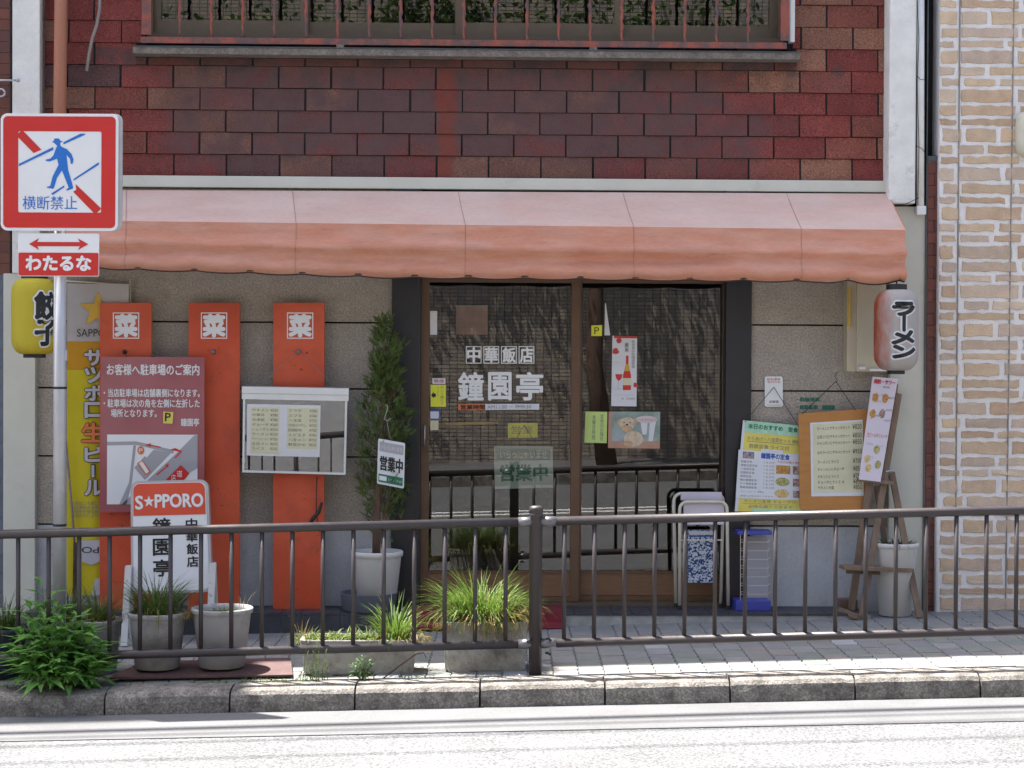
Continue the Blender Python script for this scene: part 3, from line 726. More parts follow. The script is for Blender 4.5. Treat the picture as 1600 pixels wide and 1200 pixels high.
for py in (609, 822): MB().tube([(spx.x, spx.y, Z(py - 1.8, spx.y)), (spx.x, spx.y, Z(py + 1.8, spx.y))], .0318, 24).build('band', 'rubber', sg, smooth=True)
MB().box((spx.x + .028, spx.y - .012, Z(567, spx.y)), (spx.x + .036, spx.y + .01, Z(551, spx.y))).build('latch', 'grey_steel', sg)

# ---- lanterns
def lantern(name, label, c, r, zt, zb, m, body, ang, capr, bodyw, tv0, tv1):
    t = thing(name, (c.x, c.y, zb), label, 'lantern', 'paper lanterns hung under the awning')
    H = zt - zb; prof = []; N = 84
    for i in range(N + 1):
        f = i / N; e = abs(2 * f - 1)
        rr = capr + (r - capr) * (1 - max(0, (e - .55) / .45) ** 2.4) ** .6
        prof.append((rr + (.0032 if i % 2 else 0), zb + H * f))
    MB().lathe(prof, (c.x, c.y, 0), 40).build('paper_shade', m, t, smooth=True)
    MB().lathe([(capr * .98, zt - .004), (capr * 1.03, zt - .002), (capr * 1.03, zt + .028), (capr * .9, zt + .03)], (c.x, c.y, 0), 28).build('top_ring', 'rubber', t)
    MB().lathe([(capr * .85, zb - .02), (capr * .88, zb - .018), (capr * .88, zb + .004), (capr * .8, zb + .005)], (c.x, c.y, 0), 28).build('bottom_ring', 'rubber', t)
    MB().tube([(c.x, c.y, zt + .028), (c.x, c.y, zt + .11)], .004, 6).build('hanger', 'rubber', t)
    v, f = glyphs(body, 1, .92)
    for nm, mm, rad, bold in (('lettering_outline', 'sign_white', .0045, .0155), ('lettering', 'ink', .0078, .0064)):
        mb = MB(); sh = [(0, 0)] + [(bold * math.cos(a), bold * math.sin(a)) for a in [i * math.pi / 6 for i in range(12)]]
        for i, (dx, dy) in enumerate(sh):
            rr = r + rad + i * .00012
            for_v = []
            for a, b in v:
                th = ang + ((a - .5) * bodyw + dx) / r; zz = zt - H * (tv0 + (tv1 - tv0) * b) + dy
                e = abs(2 * (zz - zb) / H - 1); q = capr + (rr - capr) * (1 - max(0, (e - .55) / .45) ** 2.4) ** .6
                for_v.append((c.x + q * math.sin(th), c.y - q * math.cos(th), zz))
            mb.add(for_v, f)
        mb.build(nm, mm, t)
    return t
def shade_mat(name, c1, c2, axis, lo, hi, nscale=6):
    m = mat(name, c1, .75, .06, 30, trans=.3); n, l = m.node_tree.nodes, m.node_tree.links
    b = n['Principled BSDF']; tc = n.new('ShaderNodeTexCoord'); sp = n.new('ShaderNodeSeparateXYZ'); l.new(tc.outputs['Generated'], sp.inputs[0])
    no = n.new('ShaderNodeTexNoise'); no.inputs['Scale'].default_value = nscale; l.new(tc.outputs['Generated'], no.inputs['Vector'])
    ad = n.new('ShaderNodeMath'); ad.operation = 'MULTIPLY_ADD'; ad.inputs[1].default_value = .35; l.new(no.outputs[0], ad.inputs[0]); l.new(sp.outputs[axis], ad.inputs[2])
    mr = n.new('ShaderNodeMapRange'); mr.inputs[1].default_value = lo; mr.inputs[2].default_value = hi; l.new(ad.outputs[0], mr.inputs[0])
    mx = n.new('ShaderNodeMix'); mx.data_type = 'RGBA'; mx.inputs[6].default_value = (*c2, 1); mx.inputs[7].default_value = (*c1, 1); l.new(mr.outputs[0], mx.inputs[0])
    l.new(mx.outputs[2], b.inputs['Base Color'])
    for x in n:
        if x.type == 'BSDF_TRANSLUCENT': l.new(mx.outputs[2], x.inputs[0])
shade_mat('lantern_yellow', (.66, .55, .05), (.60, .40, .03), 2, .1, .3)
shade_mat('lantern_ramen', (.52, .48, .46), (.45, .09, .03), 0, .16, .50)
cy_ = at(54, 500, AY + .02); lantern('gyoza_lantern', 'yellow paper lantern with black lettering hanging behind the sign pole', cy_, .121, Z(440, AY + .02), Z(557, AY + .02), 'lantern_yellow', '餃\n子', .78, .068, .125, .19, .88)
cr_ = at(1400.5, 500, AY + .01); lantern('ramen_lantern', 'faded red and white paper lantern at the right end of the awning', cr_, .120, Z(449, AY + .01), Z(576, AY + .01), 'lantern_ramen', 'ラ\n\u2502\nメ\nン', .12, .055, .125, .17, .84)

# ---- beer banner
YN = -.07
bn = thing('beer_banner', (X(150, YN), YN, SZ), 'tall white and yellow beer banner on a pole beside the leftmost orange board', 'banner')
def cloth(px0, py0, px1, py1, Y, name, m, parent, ph=0, amp=.008):
    mb = MB(); NU, NV = 24, 12
    a, b = at(px0, py0, Y), at(px1, py1, Y)
    for j in range(NV + 1):
        for i in range(NU + 1):
            x = a.x + (b.x - a.x) * i / NU; z = a.z + (b.z - a.z) * j / NV
            mb.v.append(Vector((x, Y - amp * math.sin(x * 42 + z * 2 + ph) * (.5 + .5 * math.sin(z * 3)), z)))
    mb.f = [(j * (NU + 1) + i, (j + 1) * (NU + 1) + i, (j + 1) * (NU + 1) + i + 1, j * (NU + 1) + i + 1) for j in range(NV) for i in range(NU)]
    return mb.build(name, m, parent, smooth=True)
cloth(105, 443, 201, 534, YN, 'white_header', 'banner_white', bn)
cloth(105, 534, 201, 578, YN, 'orange_band', 'banner_orange', bn)
cloth(105, 578, 201, 930, YN, 'yellow_cloth', 'banner_yellow', bn)
bp_ = Panel((105, 443), (201, 443), (201, 930), (105, 930), YN - .010)
v_ = lambda py: (py - 443) / 487; u_ = lambda px: (px - 105) / 96
ink(bp_, 'star', 'gold', bn, ('p', star(u_(152), v_(485), .31, .31 * 96 / 487, .06)[::-1]))
ink(bp_, 'brand_lettering', 'ink', bn, ('t', 'SAPPORO', u_(120.5), v_(514), u_(187), v_(526)))
for nm, mm, bo, of in (('lettering_outline', 'ink', .0085, .001), ('lettering', 'banner_grey', .0042, .0035)):
    bodies = [('サ\nッ\nポ\nロ', 546, 655), ('ビ\nー\nル', 697, 776)]
    mb = MB()
    for b_, a0, a1 in bodies:
        for q, ch in enumerate(b_.split('\n')):
            n_ = len(b_.split('\n')); h_ = (a1 - a0) / n_
            if ch == 'ー': bp_.rect(mb, u_(143), v_(a0 + q * h_ + 3), u_(147.5) + .0, v_(a0 + q * h_ + h_ - 4), of) if nm == 'lettering' else bp_.rect(mb, u_(141.5), v_(a0 + q * h_ + 1.5), u_(149), v_(a0 + q * h_ + h_ - 2.5), of)
            else: bp_.text(mb, ch, u_(133), v_(a0 + q * h_ + 1), u_(161), v_(a0 + q * h_ + h_ - 3), off=of, bold=bo)
    mb.build(nm, mm, bn)
ink(bp_, 'lettering_outline', 'ink', bn, ('t', '生', u_(128), v_(661), u_(164), v_(690), dict(bold=.0075)), off=.001); ink(bp_, 'lettering', 'orange_print', bn, ('t', '生', u_(128), v_(661), u_(164), v_(690), dict(bold=.004)), off=.0035)
ink(bp_, 'small_print', 'ink_grey', bn, ('t', 'お酒は二十歳になってから。\n飲酒運転は法律で禁止。\n妊娠中や授乳期の飲酒は、\nお酒はなによりも適量です。', u_(111), v_(783), u_(186), v_(808)))
ink(bp_, 'lower_white', 'banner_grey', bn, ('p', [(u_(128), v_(844)), (u_(128), v_(877)), (u_(143), v_(883)), (u_(160), v_(875)), (u_(160), v_(844))]), ('p', [(u_(143), v_(936) - .01), (u_(160), v_(930)), (u_(160), v_(904)), (u_(149), v_(904))]))
mb = MB(); vv, ff = glyphs('SAPPO'); mb.add([bp_.p(u_(191) - (u_(191) - u_(128)) * a, v_(864) - (v_(864) - v_(854)) * b, .004) for a, b in vv], ff); mb.build('inverted_lettering', 'ink', bn)
m = MB(); m.tube([at(203.5, 436, YN + .02), at(203, 945, YN + .02)], .006, 8); m.tube([at(104, 439, YN + .012), at(204, 445, YN + .012)], .004, 6); m.build('banner_pole', 'paper_cream', bn, smooth=True)

# ---- three orange boards
names = ('leftmost', 'middle', 'third')
YO = -.125
for i, (a, b) in enumerate(((156, 237), (294.5, 375), (427, 507))):
    lab = ['orange board behind the maroon parking notice, nearest the beer banner', 'orange board between the parking notice and the framed menu case', 'orange board behind the white framed menu case'][i]
    t = thing('orange_board', (X((a + b) / 2, YO), YO, SZ), lab, 'sign board', 'orange boards leaning on the wall')
    pn = Panel((a, 473), (b, 473), (b - .5, 958), (a - .5, 958), [YO + .02, YO + .02, YO - .02, YO - .02])
    pn.c[2].z = SZ; pn.c[3].z = SZ
    pn.body('board', 'board_orange', .022, t, bevel=.002)
    hv = 1 / 485; wu = 1 / (b - a)
    c0 = (197 - 156, 334.5 - 294.5, 469 - 427)[i]
    u0, u1, v0, v1 = (c0 - 20.5) * wu, (c0 + 20.5) * wu, 15.5 * hv, 57 * hv
    mb = MB(); pn.frame(mb, .0055, .0008, .0022, u0, v0, u1, v1); mb.build('emblem_frame', 'sign_white', t)
    ink(pn, 'emblem', 'sign_white', t, ('t', '菜', u0 + 4 * wu, v0 + 4 * hv, u1 - 4 * wu, v1 - 4 * hv, dict(bold=.007)))
    kb_ = pn.p((39, 39, 40)[i] * wu, 78 * hv); MB().lathe([(.0, 0), (.011, .0), (.013, .006), (.009, .02), (0, .022)], (0, 0, 0), 14)
    m = MB(); m.tube([kb_, kb_ + pn.n * .02], [.013, .010], 14); m.build('peg', 'ink_grey' if i else 'rubber', t, smooth=True)
    mat('smudge', (.16, .035, .018), .7, .3, 30)
    m = MB(); random.seed(i + 3)
    for _ in range(5): pn.ell(m, ((39, 39, 40)[i] + random.uniform(-14, 14)) * wu, (78 + random.uniform(-8, 40)) * hv, random.uniform(1, 3) * wu, random.uniform(.6, 1.4) * hv, .0008 + random.uniform(0, .0004), 9, .3)
    for _ in range(10): pn.ell(m, random.uniform(.1, .9), random.uniform(.55, .97), random.uniform(.4, 2.5) * wu, random.uniform(.4, 1.2) * hv, .0008 + random.uniform(0, .0004), 8, .35)
    m.build('scuff', 'smudge', t)
    if i == 2:
        P3 = pn
        m = MB(); m.tube([at(503, 785, YO - .05), at(498, 800, YO - .05), at(488, 812, YO - .055), at(483, 818, YO - .05)], [.008, .011, .012, .006], 8); m.tube([at(495, 745, YO - .04), at(494, 800, YO - .04), at(499, 832, YO - .045)], .003, 6); m.build('black_strap', 'rubber', t)

# ---- parking notice
pn = Panel((157.5, 557.5), (319.5, 558), (319, 800.5), (156.5, 800), -.19)
t = thing('parking_notice', (pn.c[3].x, -.19, pn.c[3].z), 'maroon parking notice with white lettering and a route map', 'notice board')
pn.body('board', 'maroon', .008, t)
U = lambda x: (x - 625) / 652; V = lambda y: (y - 0) / 800.   # from an enlarged view, y measured from 830 of the tile above
tx = [('t', 'お客様へ駐車場のご案内', .06, .047, .95, .117, dict(bold=.0012)), ('t', '・当店駐車場は店舗裏側になります。', .03, .205, .955, .258, dict(bold=.0008)), ('t', '・駐車場は次の角を左側に左折した', .03, .272, .955, .325, dict(bold=.0008)), ('t', '場所となります。', .10, .337, .54, .388, dict(bold=.0008)), ('t', '鐘園亭', .775, .395, .95, .445, dict(bold=.0008))]
ink(pn, 'lettering', 'sign_white', t, *tx)
mp = ink(pn, 'map', 'sign_white', t, ('r', .065, .50, .935, .95))
W2 = lambda x, y: ((x - 625) / 652, .5 + (y - 312) / 435 * .45)
ink(pn, 'map_roads', 'grey_print', t, ('p', [W2(*q) for q in ((668, 358), (850, 354), (1085, 408), (905, 598), (720, 745), (790, 745), (835, 378), (668, 380))][:0] + [W2(668, 380), W2(850, 376), W2(1085, 430), W2(1085, 408), W2(850, 354), W2(668, 358)]),
    ('p', [W2(790, 747), W2(822, 620), W2(850, 378), W2(832, 378), W2(806, 610), W2(745, 747)]), ('p', [W2(840, 747), W2(1235, 520), W2(1235, 315), W2(1215, 315), W2(1105, 425), W2(760, 747)]),
    ('p', [W2(905, 595), W2(1070, 425), W2(960, 405), W2(915, 455), W2(905, 445), W2(838, 518)]), off=.003)
ink(pn, 'map_arrows', 'sign_red', t, ('p', [W2(905, 375), W2(945, 365), W2(940, 374), W2(1005, 387), W2(1003, 394), W2(940, 382), W2(940, 390)]), ('p', [W2(1060, 405), W2(1095, 395), W2(1140, 415), W2(1095, 460), W2(1088, 455), W2(1125, 418), W2(1090, 412)]), ('p', [W2(975, 560), W2(1040, 508), W2(1030, 503), W2(1056, 490), W2(1050, 518), W2(1044, 513), W2(982, 566)]), ('p', [W2(1030, 600), W2(1130, 500), W2(1185, 552), W2(1140, 610), W2(1030, 640)]), off=.004)
ink(pn, 'map_marks', 'orange_print', t, ('e', *W2(879, 410), .033, .027), ('p', [W2(855, 490), W2(910, 565), W2(945, 545), W2(890, 470)]), off=.004)
ink(pn, 'map_lettering', 'sign_white', t, ('t', 'P', W2(868, 398)[0], W2(868, 398)[1], W2(890, 424)[0], W2(890, 424)[1]), ('p', [W2(868, 490), W2(912, 555), W2(932, 543), W2(888, 478)]), ('t', '店', *W2(1070, 560), *W2(1100, 600)), ('t', '道', *W2(1105, 535), *W2(1140, 575)), off=.005)
n2 = Panel((255, 643), (271, 644), (269.5, 662), (255, 661.5), -.196)
o = n2.body('sticky_note', 'paper_yellow', .0008); tag(o, 'small yellow note with a P stuck on the maroon parking notice', 'note'); ink(n2, 'lettering', 'ink', o, ('t', 'P', .2, .1, .75, .8, dict(bold=.001)), off=.001)

# ---- framed menu case hanging on the third board
YC = -.215
t = thing('menu_case', (X(460, YC), YC, Z(742, YC)), 'white framed glass menu case hanging from the orange board', 'display case')
pn = Panel((380, 604), (543, 607), (540, 742), (378.5, 738), [YC - .02, YC - .02, YC + .025, YC + .025])
mb = MB(); pn.slab(mb, 0, 0, 1, 1, -.04, -.03); mb.build('back_panel', 'ink', t)
mb = MB(); pn.slab(mb, -.012, .0, 1.012, .075, -.03, .004); pn.slab(mb, -.012, .078, 1.012, .145, -.03, .001); mb.build('header', 'white_plastic', t)
mb = MB(); pn.slab(mb, 0, .146, .02, 1, -.03, 0); pn.slab(mb, .98, .146, 1, 1, -.03, 0); pn.slab(mb, .02, .975, .98, 1, -.03, 0); mb.build('frame', 'white_plastic', t)
pp = [(u, v) for u in (.02, .98) for v in (.146, .975)]
glass('case_acrylic', 5.0, 1.5)
mb = MB(); NN = 20
for i in range(NN + 1):
    for j in range(7): u, v = .02 + .96 * i / NN, .146 + .829 * j / 6; mb.v.append(pn.p(u, v, -.006 + .004 * math.sin(math.pi * i / NN) + .001 * math.sin(9 * i / NN)))
mb.f = [(i * 7 + j, i * 7 + j + 1, (i + 1) * 7 + j + 1, (i + 1) * 7 + j) for i in range(NN) for j in range(6)]
mb.build('acrylic_pane', 'case_acrylic', t, smooth=True)
mb = MB(); pn.slab(mb, .04, .20, .745, .80, .0, .0015); sh_ = mb.build('menu_sheet', 'paper_white', t)
mb = MB(); pn.slab(mb, .075, .235, .35, .77, .0016, .0026); pn.slab(mb, .425, .235, .725, .71, .0016, .0026); mb.build('menu_slip', 'paper_cream', sh_)
L1 = ['ヤキメシ ¥520', '中華丼 ¥780', '天津飯 ¥780', 'ギョーザ ¥260', 'シューマイ ¥320', 'ラーメン ¥530', 'チャーシューメン ¥750', '五目メン ¥670', 'ライス ¥200']; L2 = ['クラゲ ¥780', 'スブタ ¥780', '八宝菜 ¥750', '冷奴ひやし ¥720', '回鍋肉 ¥750', 'エビ玉子 ¥780', '八宝メン ¥750', '野菜炒め ¥620']
it = []
for q, s_ in enumerate(L1):
    a, b = s_.split(); y_ = .25 + q * .056; it += [('t', a, .09, y_, .09 + min(.16, .04 * len(a)), y_ + .036), ('t', b, .265, y_, .335, y_ + .034)]
for q, s_ in enumerate(L2):
    a, b = s_.split(); y_ = .25 + q * .056; it += [('t', a, .44, y_, .44 + min(.17, .042 * len(a)), y_ + .036), ('t', b, .64, y_, .71, y_ + .034)]
ink(pn, 'lettering', 'ink_grey', sh_, *it, off=.0034)
kp = P3.p(40 / 80, 78 / 485, .015)
for c_ in ((.1, 0), (.9, 0)): MB().tube([kp, pn.p(c_[0], 0, -.01)], .0016, 5).build('hanging_wire', 'ink_grey', t)

# ---- open sign hanging in the conifer
pn = Panel((591, 685), (633, 692.5), (631, 763.5), (589, 755.5), -.30)
t = thing('open_sign', (pn.c[3].x, -.3, pn.c[3].z), 'small white open sign with black lettering hanging in the conifer', 'sign')
plate(pn, .008, .006, 'plate', 'paper_white', t)
ink(pn, 'panels', 'ink_green', t, ('r', .05, .77, .95, .95)); ink(pn, 'grey_band', 'grey_print', t, ('r', .06, .06, .94, .27))
ink(pn, 'lettering', 'ink', t, ('t', '営業中', .1, .37, .93, .68, dict(bold=.002))); ink(pn, 'white_lettering', 'paper_white', t, ('t', 'いらっしゃいませ', .1, .11, .9, .22), ('r', .08, .81, .35, .91), ('t', '11:00 - 9:30', .42, .84, .9, .89), off=.003)
m = MB(); cc = [at(601, 634, -.3), at(604, 632, -.3), at(606, 637, -.3), at(603, 647, -.3), at(600, 655, -.3), at(606, 657.5, -.3), at(611, 653, -.3)]; m.tube(cc, .002, 6); m.tube([at(604, 657, -.3), at(611, 690, -.3)], .001, 5); m.build('hook', 'steel', t, smooth=True)

# ---- standing beer sign in front of the boards
ybs = -.55
t = thing('standing_beer_sign', (X(267, ybs), ybs, gz(X(267, ybs))), 'white standing signboard with red header in front of the orange boards', 'standing sign')
pn = Panel((204, 752), (325, 749), (332, 925), (205, 928), [ybs + .03, ybs + .03, ybs - .03, ybs - .03])
plate(pn, .045, .05, 'casing', 'grey_steel', t, n=8)
lp = [pn.p(u, v, .0015) for u, v in rrect(pn, .035, 8, .03, .02, .965, .98)][::-1]
MB().prism(lp, -pn.n * .001).build('face', 'sign_white', t)
mat('beer_red', (.62, .075, .035), .35, .08, 5)
top_ = [q for q in rrect(pn, .035, 8, .035, .025, .955, .31)]
top_ = [(u, v if v < .2 else .31) for u, v in top_]; ink(pn, 'header', 'beer_red', t, ('p', top_[::-1]), off=.003)
ink(pn, 'header_lettering', 'sign_white', t, ('t', 'S', .065, .135, .155, .25, dict(bold=.003)), ('p', star(.235, .185, .075, .075 * pn.w / pn.h * 1.05)[::-1]), ('t', 'PPORO', .315, .125, .925, .24, dict(bold=.003)), off=.0045)
ink(pn, 'lettering', 'ink', t, *[('t', ch, .28, .335 + q * .185, .50, .335 + q * .185 + .145, dict(bold=.0022)) for q, ch in enumerate('鐘園亭')], *[('t', ch, .70, .345 + q * .112, .84, .345 + q * .112 + .092, dict(bold=.0016)) for q, ch in enumerate('中華飯店')], off=.003)
mat('peeled_white', (.58, .57, .55), .75, .12, 12, .3, 60, stain=((.2, .15, .12), 25, .62, .75))
for a, b in (((201, 885), (194, 1008)), ((333, 880), (327, 1000))):
    p1_, p2_ = at(*a, ybs - .03), at(*b, ybs - .10); p2_.z = gz(p2_.x); m = MB(); m.bar(p1_, p2_, .034, .03); m.build('leg', 'peeled_white', t)
    p3_ = at(*a, ybs + .03); m = MB(); m.bar(p3_, Vector((p3_.x, ybs + .16, gz(p3_.x))), .03, .03); m.build('leg', 'peeled_white', t)
m = MB(); m.bar(at(200, 900, ybs - .03), at(334, 896, ybs - .03) + Vector((0, 0, 0)), .02, .02); m.v = [p + Vector((0, .06, -.03)) for p in m.v]; m.build('crossbar', 'peeled_white', t)

# ---- broom
m = MB(); t = thing('bamboo_broom', (X(121, -.42), -.42, gz(X(121, -.42))), 'old brushwood broom leaning beside the beer banner', 'broom')
MB().tube([at(103, 690, -.3), at(113, 800, -.36), at(118, 870, -.40)], .006, 8).build('handle', 'weathered', t, smooth=True)
mat('twig', (.06, .035, .025), .9, .3, 30)
random.seed(5)
for _ in range(60):
    a = at(118 + random.uniform(-3, 3), 852 + random.uniform(-6, 6), -.40); b = at(120 + random.uniform(-6, 8), 945, -.44); b.z = max(gz(b.x) + .005, gz(b.x) + random.uniform(0, .06)); m.tube([a, (a + b) / 2 + Vector((random.uniform(-.012, .012), random.uniform(-.01, .01), 0)), b], .0016, 4, cap=False)
m.build('twigs', 'twig', t)

# ================================================================== ON AND BEHIND THE DOOR GLASS
YO1 = GLY - .003; YO2 = GLY + .042
def lets(leaf, pn, name, m, *it): return ink(pn, name, m, leaf, *it, off=.0)
pn = Panel((728, 541), (835, 541), (835, 568), (728, 568), YO1)
mb = MB()
for q in range(4): u0 = q * 27.5 / 107; pn.frame(mb, .0042, 0, .0012, u0, 0, u0 + 24.2 / 107, 1)
mb.build('lettering_frames', 'sign_white', dl)
lets(dl, pn, 'glass_lettering', 'sign_white', *[('t', ch, q * 27.5 / 107 + 2.5 / 107, .08, q * 27.5 / 107 + 22 / 107, .92, dict(bold=.0028)) for q, ch in enumerate('中華飯店')])
pn = Panel((714, 581), (850, 581), (850, 626), (714, 626), YO1)
lets(dl, pn, 'glass_lettering', 'sign_white', *[('t', ch, a, .03, b, .97, dict(bold=.0040)) for ch, a, b in (('鐘', .02, .30), ('園', .365, .62), ('亭', .685, .985))])
def note(name, label, cat, px, Y, m, th=.0008, group=None):
    p = Panel(*px, Y); o = p.body(name, m, th); tag(o, label, cat, group); return p, o
def bxp(a, b, c, d): return ((a, b), (c, b), (c, d), (a, d))
p, o = note('opening_hours_strip', 'white opening hours strip with an orange left end on the door glass', 'notice', ((716, 631.5), (842.5, 631), (842.5, 640), (716, 641)), YO1, 'paper_white')
ink(p, 'orange_end', 'orange_print', o, ('r', 0, 0, .335, 1), off=.001); ink(p, 'lettering', 'ink', o, ('t', '営業時間', .03, .12, .33, .9, dict(bold=.0008)), off=.002); ink(p, 'hours', 'ink_grey', o, ('t', 'AM11:00 － PM9:30', .36, .2, .9, .8), off=.0015)
p, o = note('door_note', 'white strip of paper near the top left of the door glass', 'note', bxp(672, 486, 683, 523), YO1, 'paper_white')
p, o = note('door_note', 'small white label with pink letters above the yellow note', 'note', bxp(675.5, 591, 696, 600), YO1, 'paper_white'); ink(p, 'lettering', 'ink_red', o, ('t', '禁煙', .12, .2, .88, .8), off=.001)
p, o = note('door_note', 'yellow note with a black arrow on the door edge', 'note', bxp(673, 601.5, 696.5, 635.5), YO1, 'note_yellow')
ink(p, 'arrow', 'ink', o, ('p', [(.02, .46), (.2, .32), (.2, .39), (.34, .39), (.34, .55), (.2, .55), (.2, .62)][::-1]), off=.001); ink(p, 'lettering', 'ink_grey', o, ('t', '引\nい\nて\n開\nけ\nて', .66, .06, .86, .92), ('t', '下\nさ\nい', .42, .1, .56, .5), off=.001)
p, o = note('door_note', 'white card with a blue border under the yellow note', 'note', bxp(672.5, 641, 687.5, 656), YO1, 'ink_blue'); ink(p, 'card', 'paper_white', o, ('r', 0, .12, .88, .86), off=.001)
p, o = note('door_note', 'pale yellow square of paper below the blue bordered card', 'note', bxp(672.5, 657, 685, 672), YO1, 'paper_cream')
p, o = note('parking_note', 'yellow square note marked P on the right door glass', 'note', ((924, 508.5), (941, 508), (940.5, 525), (924, 525)), YO2, 'note_yellow'); ink(p, 'lettering', 'ink', o, ('t', 'P', .28, .18, .72, .84), off=.001)
p = Panel((945.5, 474), (946.5, 474), (953.5, 524), (944.5, 524), YO2); o = p.body('paper_sliver', 'paper_white', .0008); tag(o, 'narrow wedge of white paper beside the yellow P note', 'note')
p, o = note('drinks_poster', 'tall white poster of a red bottle and wine glass on the right door glass', 'poster', ((957, 524.5), (995.5, 525), (994.5, 635), (955, 634.5)), YO2, 'paper_white')
ink(p, 'red_strip', 'ink_red', o, ('r', .06, 0, 1, .035), off=.001)
for c_ in ((.27, .07, .12, .04), (.14, .22, .13, .045), (.95, .70, .10, .035)): ink(p, 'flower', 'ink_red', o, ('e', *c_, .25), off=.001)
bt = [(.56, .28), (.66, .28), (.66, .40), (.77, .56), (.77, .74), (.45, .74), (.45, .56), (.56, .40)]
ink(p, 'bottle', 'sign_red', o, ('p', bt[::-1]), off=.001); ink(p, 'bottle_neck', 'gold', o, ('p', [(.57, .40), (.65, .40), (.72, .50), (.50, .50)][::-1]), off=.002); ink(p, 'bottle_label', 'paper_cream', o, ('r', .45, .60, .77, .70), off=.002); ink(p, 'bottle_base', 'sign_red', o, ('r', .45, .74, .77, .77), off=.001)
ink(p, 'wine', 'sign_red', o, ('p', [(.14, .545), (.42, .545), (.40, .60), (.33, .63), (.26, .64), (.17, .60)][::-1]), off=.001); ink(p, 'glass_stem', 'ink_grey', o, ('l', [(.26, .64), (.26, .75)], .0012), ('l', [(.1, .755), (.42, .755)], .0015), ('l', [(.1, .84), (.9, .84)], .0008), ('l', [(.08, .38), (.36, .38)], .0008), off=.001)
ink(p, 'lettering', 'ink', o, ('t', '麗\n美', .5, .1, .66, .23), ('t', '梅', .42, .88, .48, .905), ('t', '2,650', .6, .88, .92, .905), off=.001); ink(p, 'side_lettering', 'ink_grey', o, ('t', '新\n感\n覚\nの\n紅\n梅\n酒\n登\n場', .78, .06, .92, .46), off=.001)
p, o = note('green_note', 'light green handwritten note beside the puppy picture', 'note', ((915, 643), (949, 643.5), (948, 692.5), (913, 691.5)), YO2, 'note_green')
ink(p, 'lettering', 'ink_grey', o, ('t', '定\n休\n日\n火\n曜\n日', .68, .08, .85, .92), ('t', '木\n曜\n日\n時\n間', .32, .1, .48, .9), off=.001)
mat('dog_back', (.22, .30, .26), .6, .3, 12, col2=(.32, .36, .38)); mat('dog_tan', (.46, .28, .16), .7, .3, 40, col2=(.52, .36, .22)); mat('dog_light', (.55, .45, .33), .7, .25, 50); mat('dog_floor', (.42, .24, .17), .6, .15, 14); mat('pale_pink', (.6, .5, .52), .7)
p, o = note('puppy_picture', 'colour picture of a light brown puppy on the right door glass', 'poster', ((951, 643), (1031.5, 643.5), (1031, 701), (950, 700)), YO2, 'dog_back')
for nm, mm, it, of in (('floor', 'dog_floor', ('p', [(0, .8), (0, 1), (1, 1), (1, .78), (.5, .84)]), .0006), ('edge', 'dog_floor', ('r', 0, 0, .07, .8), .0006), ('body', 'dog_light', ('e', .49, .74, .19, .22, .06), .001), ('paw', 'dog_tan', ('e', .38, .88, .10, .08, .08), .0013), ('ear', 'dog_tan', ('e', .225, .29, .055, .10, .1), .0012), ('ear', 'dog_tan', ('e', .50, .28, .055, .10, .1), .0012), ('head', 'dog_light', ('e', .36, .33, .145, .185, .07), .0016), ('muzzle', 'dog_tan', ('e', .355, .46, .10, .10, .08), .002), ('nose', 'ink', ('e', .36, .355, .022, .025), .0024), ('eye', 'ink', ('e', .30, .30, .014, .018), .0024), ('eye', 'ink', ('e', .42, .30, .014, .018), .0024), ('cup', 'paper_white', ('p', [(.62, .27), (.76, .27), (.74, .62), (.66, .62)][::-1]), .0008), ('cup', 'paper_white', ('p', [(.8, .27), (.92, .27), (.86, .8), (.78, .8)][::-1]), .0009), ('bubble', 'pale_pink', ('e', .735, .21, .21, .10), .0012)):
    ink(p, nm, mm, o, it, off=of)
ink(p, 'lettering', 'ink_red', o, ('t', 'いつも ありがとう', .56, .19, .91, .24), off=.002)
# behind the left pane
YI = GLY + .03
mat('open_teal', (.42, .50, .47), .6, .06, 6); mat('open_teal_dark', (.22, .32, .30), .6)
p = Panel(*((772, 697), (863.5, 697.5), (864.5, 762), (773, 764)), YI); t = thing('open_sign', (p.c[3].x, YI, p.c[3].z), 'pale teal open sign hanging inside the left door pane', 'sign')
p.body('plate', 'open_teal', .003, t); ink(p, 'header', 'open_teal_dark', t, ('r', .04, .06, .96, .33), off=.001); ink(p, 'header_lettering', 'paper_white', t, ('t', 'いらっしゃいませ', .1, .1, .9, .29), off=.002); ink(p, 'lettering', 'ink_green', t, ('t', '営業中', .1, .44, .9, .82, dict(bold=.0035)), off=.001)
p2_ = Panel(*bxp(793.5, 661, 840, 684), YI); o = p2_.body('hanging_notice', 'note_yellow', .001); tag(o, 'olive yellow card hanging above the teal open sign behind the glass', 'notice'); ink(p2_, 'lettering', 'ink_grey', o, ('t', '営業', .12, .2, .85, .75), off=.001)
for c_ in (807, 832): MB().tube([at(819, 664, YI - .008), at(c_, 685, YI - .008), at(c_, 697, YI - .004)], .0016, 5).build('cord', 'ink', t)
m = MB(); m.box((X(793, YI), YI - .01, Z(688, YI)), (X(840, YI), YI + .01, Z(685, YI)))
for q in range(14): m.box((X(794 + q * 3.4, YI), YI - .006, Z(694, YI)), (X(795.6 + q * 3.4, YI), YI + .006, Z(688, YI)))
m.build('comb_clip', 'ink', t)
p, o = note('brown_paper', 'square of brown paper high behind the left door pane', 'notice', bxp(712.5, 477, 762, 523), .5, 'dog_floor')
mat('yellow_rod', (.55, .36, .03), .5)
t = tag(MB().tube([at(672, 664.5, .45), at(778, 659.5, .45)], .0105, 12).build('yellow_rod', 'yellow_rod', smooth=True), 'horizontal yellow rod behind the left door pane', 'rod')
